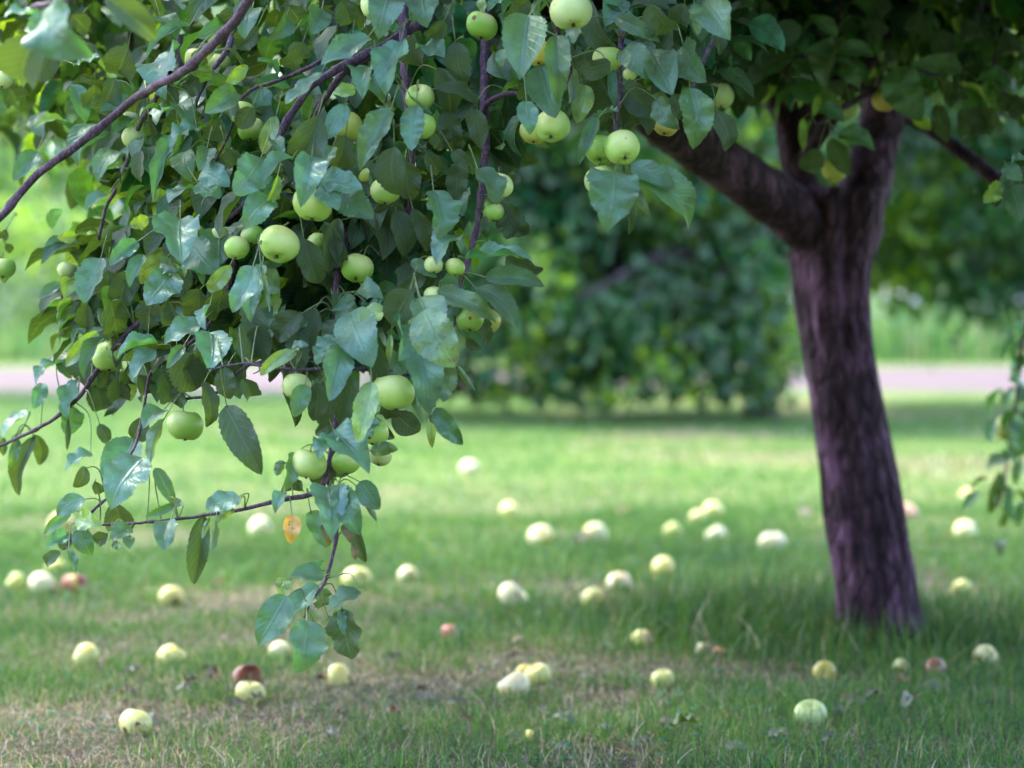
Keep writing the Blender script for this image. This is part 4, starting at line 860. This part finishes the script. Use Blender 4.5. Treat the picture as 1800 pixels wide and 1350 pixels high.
HANG = [  # px, py, width px, depth offset from the front branches (or absolute depth when > 2), axis, skin, label, options
 (692, 690, 75, -.005, (0, .15, 1), 'H', 'plump light green apple with small black specks, below the bare sideways twig', dict(rots=[((-.55, -.75, -.25), .07), ((-.6, -.75, .12), .06)])),
 (491, 430, 74, .02, DC, 'H', 'large pale green apple showing its dark calyx, in front of the leaf mass', {}),
 (1094, 260, 62, -.01, (-.1, .60, .8), 'H', 'front apple of the hanging trio, with a row of black specks above its calyx', dict(rots=[((-.15, -.85, .45), .05), ((.2, -.8, .55), .05), ((-.1, -.98, .1), .05)])),
 (1056, 265, 58, .05, DC, 'G', 'darker green apple tucked behind the speckled apple of the hanging trio', {}),
 (1054, 316, 54, .04, D0, 'P', 'lowest apple of the hanging trio, half covered by a serrated leaf', {}),
 (971, 222, 62, .03, (0, .5, .85), 'H', 'round green apple under a pointed dark leaf with its calyx showing', {}),
 (938, 231, 50, .11, D0, 'E', 'yellowish apple peeping out behind the round green one with the pointed leaf', {}),
 (549, 360, 68, .0, D0, 'H', 'bright green apple with one black hole, under two pale glossy leaves', dict(rots=[((-.3, -.95, .05), .10)])),
 (877, 326, 50, .04, D0, 'P', 'pale apple behind a browned leaf at the edge of the drooping branch', {}),
 (628, 472, 56, .10, (.1, .5, .85), 'G', 'green apple hanging beside the pale gap with its calyx down', {}),
 (826, 562, 50, .05, (0, .4, 1), 'G', 'green apple with black scab marks beneath the red-spotted leaf', dict(rots=[((0, -1, .1), .14), ((-.25, -.95, -.25), .05)])),
 (425, 198, 48, .2, D0, 'H', 'small bright apple high among the leaves beneath a pink-spotted leaf', {}),
 (441, 228, 46, .27, D0, 'D', 'shaded apple directly below the small bright one', {}),
 (235, 243, 44, 4.15, D0, 'P', 'light green apple hanging alone beside the thick slanting branch', {}),
 (179, 408, 56, 4.36, D0, 'H', 'light green apple at the end of the thin twig above the side leaves', {}),
 (194, 627, 64, 4.14, D0, 'H', 'pear-green apple between leaves on the low side branch', {}),
 (240, 641, 52, 4.12, D0, 'H', 'apple half hidden by a blue-green leaf, next to the pear-green one', {}),
 (325, 748, 64, 3.98, (0, -.1, 1), 'G', 'dark green apple hanging free on its stalk below the leaf mass', {}),
 (521, 680, 54, .07, D0, 'P', 'pale apple below the bare sideways twig, half covered by dark leaves', {}),
 (543, 816, 62, .02, D0, 'H', 'pale green apple just above the fork of the low twig', dict(rots=[((.3, -.9, -.35), .07)])),
 (609, 812, 52, .05, D0, 'G', 'shaded green apple behind the big blue-green leaf near the fork', {}),
 (657, 760, 54, .06, D0, 'H', 'green apple with a dark blotch between grey leaf undersides', dict(rots=[((-.3, -.9, -.3), .2)])),
 (668, 800, 44, .10, D0, 'P', 'small pale apple beneath the grey leaf underside', {}),
 (847, 46, 56, .1, (0, .1, 1), 'G', 'green apple with a scabbed cheek near the top of the hanging branch', dict(rots=[((-.35, -.9, .1), .07), ((-.45, -.8, .42), .16)])),
 (1004, 20, 74, -.04, (0, .35, .9), 'P', 'big pale apple partly out of the top of the view', {}),
 (946, 94, 48, .0, (0, .3, .9), 'Y', 'yellow apple half covered by a big rounded leaf', {}),
 (1068, 104, 52, .06, D0, 'H', 'bright green apple behind a folded dark leaf, beside the hanging twig', {}),
 (1107, 131, 24, .02, D0, 'P', 'tiny unripe apple on the hanging twig', {}),
 (739, 222, 52, .04, D0, 'H', 'green apple behind a blue-green leaf against the dark upright branch', {}),
 (738, 172, 52, .09, (0, -.5, .85), 'H', 'green apple showing its stalk hollow, above the one by the dark branch', {}),
 (678, 336, 56, .06, D0, 'H', 'yellow-green apple under a long dark leaf', {}),
 (416, 436, 46, .07, D0, 'H', 'front apple of a cluster behind the large pale green one', {}),
 (386, 420, 46, .13, D0, 'H', 'outer apple of the cluster behind the large pale green one', {}),
 (443, 414, 40, .12, D0, 'G', 'inner small apple of the cluster beside the large pale green one', {}),
 (1556, 175, 48, 4.93, (-.1, -.3, 1), 'Y', 'ripe golden yellow apple beside a big oval leaf in front of the trunk fork', dict(blush=((.6, -.6, -.4), (0.72, 0.42, 0.12), .8))),
 (1268, 168, 44, 4.6, D0, 'P', 'pale apple with a withered top in front of the thick limb', dict(rots=[((.8, -.2, .6), .35)], rotcol=(.34, .33, .1), squash=1.1)),
 (1465, 300, 44, 5.2, (.3, .2, 1), 'E', 'yellow-green apple hanging in the fork of the trunk behind leaves', {}),
 (1489, 192, 46, 5.15, D0, 'P', 'pale apple behind a blue-green leaf in front of the upright limb', {}),
 (6, 472, 42, 4.2, D0, 'G', 'dark green apple cut by the edge of the view, under small dark leaves', {}),
 (656, 10, 44, .05, D0, 'P', 'narrow pale apple seen between two leaves at the very top', dict(squash=1.15)),
 (762, 466, 34, .03, D0, 'P', 'whitish young apple among small leaves near the hanging branch tip', {}),
 (800, 470, 36, .04, D0, 'H', 'young green apple close to the hanging branch tip', {}),
 (764, 522, 40, .04, D0, 'P', 'pale young apple hidden behind the spotted leaves', {}),
 (118, 475, 34, 4.3, D0, 'P', 'small pale apple at the outer edge of the leaf mass', {}),
 (1168, 217, 50, .3, D0, 'Y', 'yellowish apple behind dark leaves below the thick limb', {}),
 (560, 428, 42, .09, D0, 'H', 'bright apple behind a dark leaf just beside the large pale green one', {}),
 (661, 422, 38, .9, D0, 'G', 'blurred green apple far inside the leaf mass', {}),
 (345, 104, 42, 4.2, D0, 'E', 'yellow-green apple under a bright bent leaf', {}),
 (384, 112, 44, 4.25, D0, 'D', 'dim olive apple next to the yellow-green one under the bent leaf', {}),
 (1772, 752, 50, 6.2, D0, 'E', 'olive-yellow apple on the thin branch hanging behind the trunk', {}),
 (1241, 150, 30, 4.65, D0, 'C', 'small whitish apple against the thick limb, next to the withered one', {}),
 (868, 374, 38, .09, D0, 'G', 'dull green apple just below the pale apple with the browned leaf', {}),
 (231, 203, 28, 4.2, D0, 'C', 'small whitish apple above the lone apple by the slanting branch', {}),
 (5, 140, 36, 4.0, D0, 'P', 'pale apple cut off by the edge above the slanting branch', {}),
 (856, 566, 48, .8, D0, 'E', 'blurred yellow-green apple behind the scabbed green apple', {}),
 (607, 222, 62, .14, D0, 'E', 'large yellowish apple mostly hidden behind two glossy leaves', {}),
 (646, 304, 44, .10, D0, 'E', 'yellowish apple deep under the pale glossy leaf', {}),
]
for px, py, w, dz, ax, kd, lb, opt in HANG:
    d = dz if dz > 2 else zc(px, py) + dz - 0.025
    rad = min(w * d / FPX / 2, 0.041)
    if 'rots' not in opt and rng.random() < 0.6:
        opt = dict(opt, rots=[((rng.normal(0, .7), -1, rng.normal(.0, .6)), rng.uniform(.02, .06)) for _ in range(rng.integers(1, 4))])
    if 'blush' not in opt: opt = dict(opt, blush=((rng.normal(-.4, .8), -.6, .6), (0.60, 0.66, 0.24), rng.uniform(.3, .8)))
    make_apple(at(px, py, d), rad, np.array(ax) + rng.normal(0, .08, 3), kd, lb, HG, **opt)
# ---- windfalls lying in the grass
FG = 'windfall apples lying in the grass'
FALL = [  # px, py (middle of what shows), width px, skin, label, options
 (239, 1266, 60, 'F', 'yellow windfall with a dark brown hole, lowest in the near grass', dict(rots=[((-.6, -.7, -.25), .22)], axis=(.3, .5, .9))),
 (441, 1213, 54, 'F', 'yellow windfall lying against a rotten brown one', dict(axis=(0, -.1, 1))),
 (438, 1190, 62, 'B', 'rotten red-brown windfall with a collapsed side behind a yellow one', dict(rots=[((0, 0, 1), .5)], rotcol=(.10, .03, .015), bite=((.3, -.8, .5), .45), squash=1.0)),
 (151, 1150, 54, 'F', 'yellow windfall with a scabbed side near the dark clover', dict(rots=[((-.8, -.5, -.1), .30)], rotcol=(.20, .16, .05))),
 (302, 1150, 50, 'F', 'upright yellow windfall standing tall behind fine grass blades', dict(blush=((-.3, -.3, 1), (.62, .50, .12), .3), squash=1.02)),
 (596, 1184, 46, 'F', 'small pale windfall beyond the dangling leafy twig', {}),
 (492, 1141, 42, 'C', 'pale windfall half hidden by the lowest hanging leaf', {}),
 (302, 1046, 48, 'F', 'cream windfall with a round brown rot patch facing the viewer', dict(rots=[((.45, -.85, -.25), .42)], rotcol=(.28, .11, .04))),
 (75, 1022, 54, 'C', 'whitish windfall next to the red-brown one', {}),
 (133, 1023, 50, 'R', 'red-brown rotting windfall beside the whitish one', dict(rots=[((.6, -.4, .5), .6)], rotcol=(.22, .04, .03))),
 (28, 1020, 40, 'E', 'greenish yellow windfall at the edge beside the whitish one', {}),
 (97, 996, 40, 'E', 'dull green windfall behind the whitish one', {}),
 (459, 925, 46, 'C', 'cream windfall under the tip of the bare low twig', {}),
 (107, 915, 46, 'F', 'yellow windfall behind the curled leaves of the twig tip', dict(rots=[((.7, -.6, 0), .4)], rotcol=(.34, .22, .06))),
 (628, 1013, 52, 'F', 'pale green windfall by the low twig, larger of two', {}),
 (717, 1008, 38, 'C', 'small whitish windfall, the lesser of two past the low twig', {}),
 (790, 1111, 36, 'K', 'pinkish red small windfall alone in open grass', dict(blush=((0, -.6, .8), (.50, .14, .11), .9))),
 (903, 1200, 60, 'C', 'pale windfall in front of a yellow pair', dict(squash=.86)),
 (946, 1181, 50, 'F', 'rounded yellow windfall leaning behind the pale one', {}),
 (922, 1181, 40, 'Y', 'yellow windfall squeezed behind the pair of bigger ones', {}),
 (902, 1044, 60, 'C', 'broad cream windfall lying alone amid the lawn', dict(squash=.8)),
 (1046, 1051, 54, 'F', 'lying yellow windfall with an orange end', dict(blush=((1, -.3, 0), (.72, .38, .04), .75), axis=(.9, .1, .4))),
 (1087, 1019, 48, 'C', 'peach-tinted windfall just above the orange-ended one', dict(blush=((.3, -.4, .8), (.80, .60, .34), .8))),
 (1130, 1121, 44, 'F', 'windfall with a peach cheek half sunk in grass before the trunk', dict(blush=((.7, -.4, .5), (.80, .52, .28), .7))),
 (1165, 996, 50, 'F', 'big yellow-cream windfall between the trunk and the peach-tinted one', {}),
 (1046, 935, 54, 'C', 'round whitish windfall, right of two of equal size on the far lawn', {}),
 (950, 938, 52, 'C', 'whitish windfall made of two tones, left of two of equal size on the far lawn', dict(bite=((-.8, -.5, -.1), .12))),
 (897, 894, 40, 'F', 'faint yellowish windfall farther out on the shaded lawn', {}),
 (1180, 931, 38, 'E', 'greenish windfall beside a white one on the far lawn', {}),
 (1259, 936, 38, 'C', 'small white windfall beside the greenish one', {}),
 (1224, 908, 36, 'F', 'front one of two cream windfalls touching on the far lawn', {}),
 (1253, 896, 42, 'F', 'rear one of two cream windfalls touching on the far lawn', {}),
 (1358, 948, 50, 'C', 'white windfall closest to the trunk on its open side', {}),
 (1595, 896, 36, 'K', 'pinkish windfall peeping out from behind the trunk', {}),
 (1698, 929, 46, 'C', 'cream windfall beneath the thin branch hanging behind the trunk', {}),
 (1690, 1031, 36, 'F', 'yellowish windfall nearly buried in shaded grass beyond the trunk', {}),
 (1733, 1151, 48, 'C', 'bright cream windfall with a glossy side and a brown rim, past the trunk foot', dict(rots=[((-.95, -.2, .1), .35)], rotcol=(.35, .24, .10))),
 (1238, 1140, 32, 'C', 'pale windfall with a pink side next to a red scrap', dict(blush=((.8, -.5, .2), (.60, .22, .25), .9))),
 (1265, 1145, 28, 'R', 'small red rotting windfall touching the pink-sided one', {}),
 (1450, 1176, 42, 'Y', 'yellow windfall with a brown end in front of the trunk foot', dict(rots=[((.95, -.2, 0), .4)], rotcol=(.30, .14, .06))),
 (1586, 1169, 38, 'C', 'windfall with a white top and orange-brown lower half', dict(rots=[((-.4, -.6, -.7), .95)], rotcol=(.42, .22, .06))),
 (1645, 1171, 40, 'K', 'reddish rotten windfall sunk beside the white-topped one', dict(rots=[((-.2, -.5, .8), .7)], rotcol=(.36, .13, .08))),
 (1425, 1250, 58, 'P', 'pale green windfall behind grass blades, closest below the trunk', {}),
 (1165, 1190, 44, 'F', 'yellow-green windfall streaked by grass, midway to the trunk', {}),
 (930, 1294, 22, 'E', 'tiny yellow crab-sized windfall in the nearest clover', {}),
 (825, 820, 36, 'C', 'faint cream windfall out on the sunny lawn', {}),
 (1700, 868, 30, 'C', 'faint whitish windfall far out past the trunk', {}),
]
for px, py, w, kd, lb, opt in FALL:
    opt = dict(opt); axis = opt.pop('axis', None)
    g0 = ground(px, py + w * 0.40); d = float((g0 - CAM) @ FW)
    blur = 30 * max(0, d - 3.74) / d
    rad = float(np.clip((w - 0.10 * blur) * d / FPX / 2, 0.014, 0.046))
    if axis is None: axis = (rng.normal(0, .8), rng.normal(0.2, .5), rng.normal(0.3, .6))
    if 'rots' not in opt and rng.random() < 0.7:          # bruises and pecks
        opt['rots'] = [((rng.normal(0, .7), -1, rng.normal(.1, .5)), rng.uniform(.05, .20)) for _ in range(rng.integers(1, 4))]; opt['rotcol'] = (.30, .19, .07)
    if 'blush' not in opt and rng.random() < 0.5: opt['blush'] = ((rng.normal(0, 1), -.4, rng.normal(.2, .6)), (0.70, 0.58, 0.16), rng.uniform(.3, .7))
    make_apple((g0[0], g0[1], rad * 0.56), rad, axis, kd, lb, FG, stalk=rng.random() < 0.6, **opt)
# ---- dead leaves lying about
DL = [(1585, 1214, 42, (.42, .10, .035), 'bright rust-red dead leaf in the grass before the trunk'), (1095, 911, 36, (.55, .36, .05), 'yellow-orange dead leaf on the far shaded lawn'),
      (1205, 1298, 60, (.13, .22, .02), 'fresh green fallen leaf standing up in the nearest grass'), (1500, 1250, 50, (.33, .17, .11), 'tan dead leaf near the pale green windfall'),
      (1270, 1268, 34, (.46, .22, .08), 'orange-tan curled leaf in the pale thatch'), (372, 1213, 40, (.38, .20, .14), 'pinkish tan curled leaf beside the rotten brown windfall'),
      (910, 1140, 22, (.60, .25, .10), 'small orange scrap of leaf in the middle lawn'), (385, 1038, 24, (.50, .24, .14), 'small salmon scrap of leaf near the windfall with the rot patch'),
      (470, 1283, 40, (.36, .20, .16), 'tan dead leaf folded in half in the nearest grass'), (815, 1278, 34, (.20, .035, .025), 'dark red dead leaf in the near grass'),
      (690, 1272, 30, (.40, .14, .07), 'rust dead leaf lying among pale thatch'), (1415, 908, 30, (.50, .28, .22), 'faded pinkish dead leaf by the trunk on the far lawn'),
      (1025, 968, 46, (.18, .10, .07), 'dull brown dead leaf behind the orange-ended windfall'), (1600, 1255, 44, (.45, .30, .26), 'pale pink bark-like strip lying in the grass'),
      (1175, 1290, 54, (.42, .25, .16), 'large crumpled tan leaf in the nearest thatch'), (125, 1345, 40, (.30, .09, .05), 'red-brown dead leaf at the very front')]
def dead_leaf(px, py, w, c, label):
    g0 = ground(px, py); d = float((g0 - CAM) @ FW); L = w * d / FPX
    mb = MB(); th = rng.uniform(-0.9, 0.9) + (math.pi if rng.random() < .5 else 0)
    A = np.array([math.cos(th), math.sin(th) * 0.7, rng.uniform(-0.05, 0.45)]) * L
    b = np.array([0, 0, 0.012 + rng.uniform(0, 0.014)]) - A * 0.5 * (1, 1, 0)
    leaf_batch(mb, b[None], A[None], np.array([[rng.normal(0, .4), rng.normal(-.5, .3), 1.0]]), np.array([L * 0.62]), np.array([[*c, 0.5]]), nu=14, nv=6, serr=0, fold=rng.uniform(0.4, 1.0), wave=0.22, arch=rng.uniform(-.1, .3), curl=0.7)
    o = mb.build('fallen_leaf', M_DEAD, uvs=True); o.location = (g0[0], g0[1], 0)
    return tag(o, label, 'fallen leaf', 'dead leaves lying in the grass')
for t in DL: dead_leaf(*t)
for k in range(44):
    px = rng.uniform(0, 1800) if k % 3 else rng.normal(450 if k % 2 else 900, 170); py = rng.uniform(1165, 1335) if k < 46 else rng.uniform(950, 1165)
    c = np.array([(.20, .11, .085), (.13, .065, .05), (.27, .17, .14), (.17, .055, .045)][rng.integers(0, 4)]) * rng.uniform(.7, 1.2)
    dead_leaf(px, py, rng.uniform(16, 34) * (0.7 + (py - 950) / 700), c, 'small crumpled brown dead leaf scrap half sunk in the lawn')
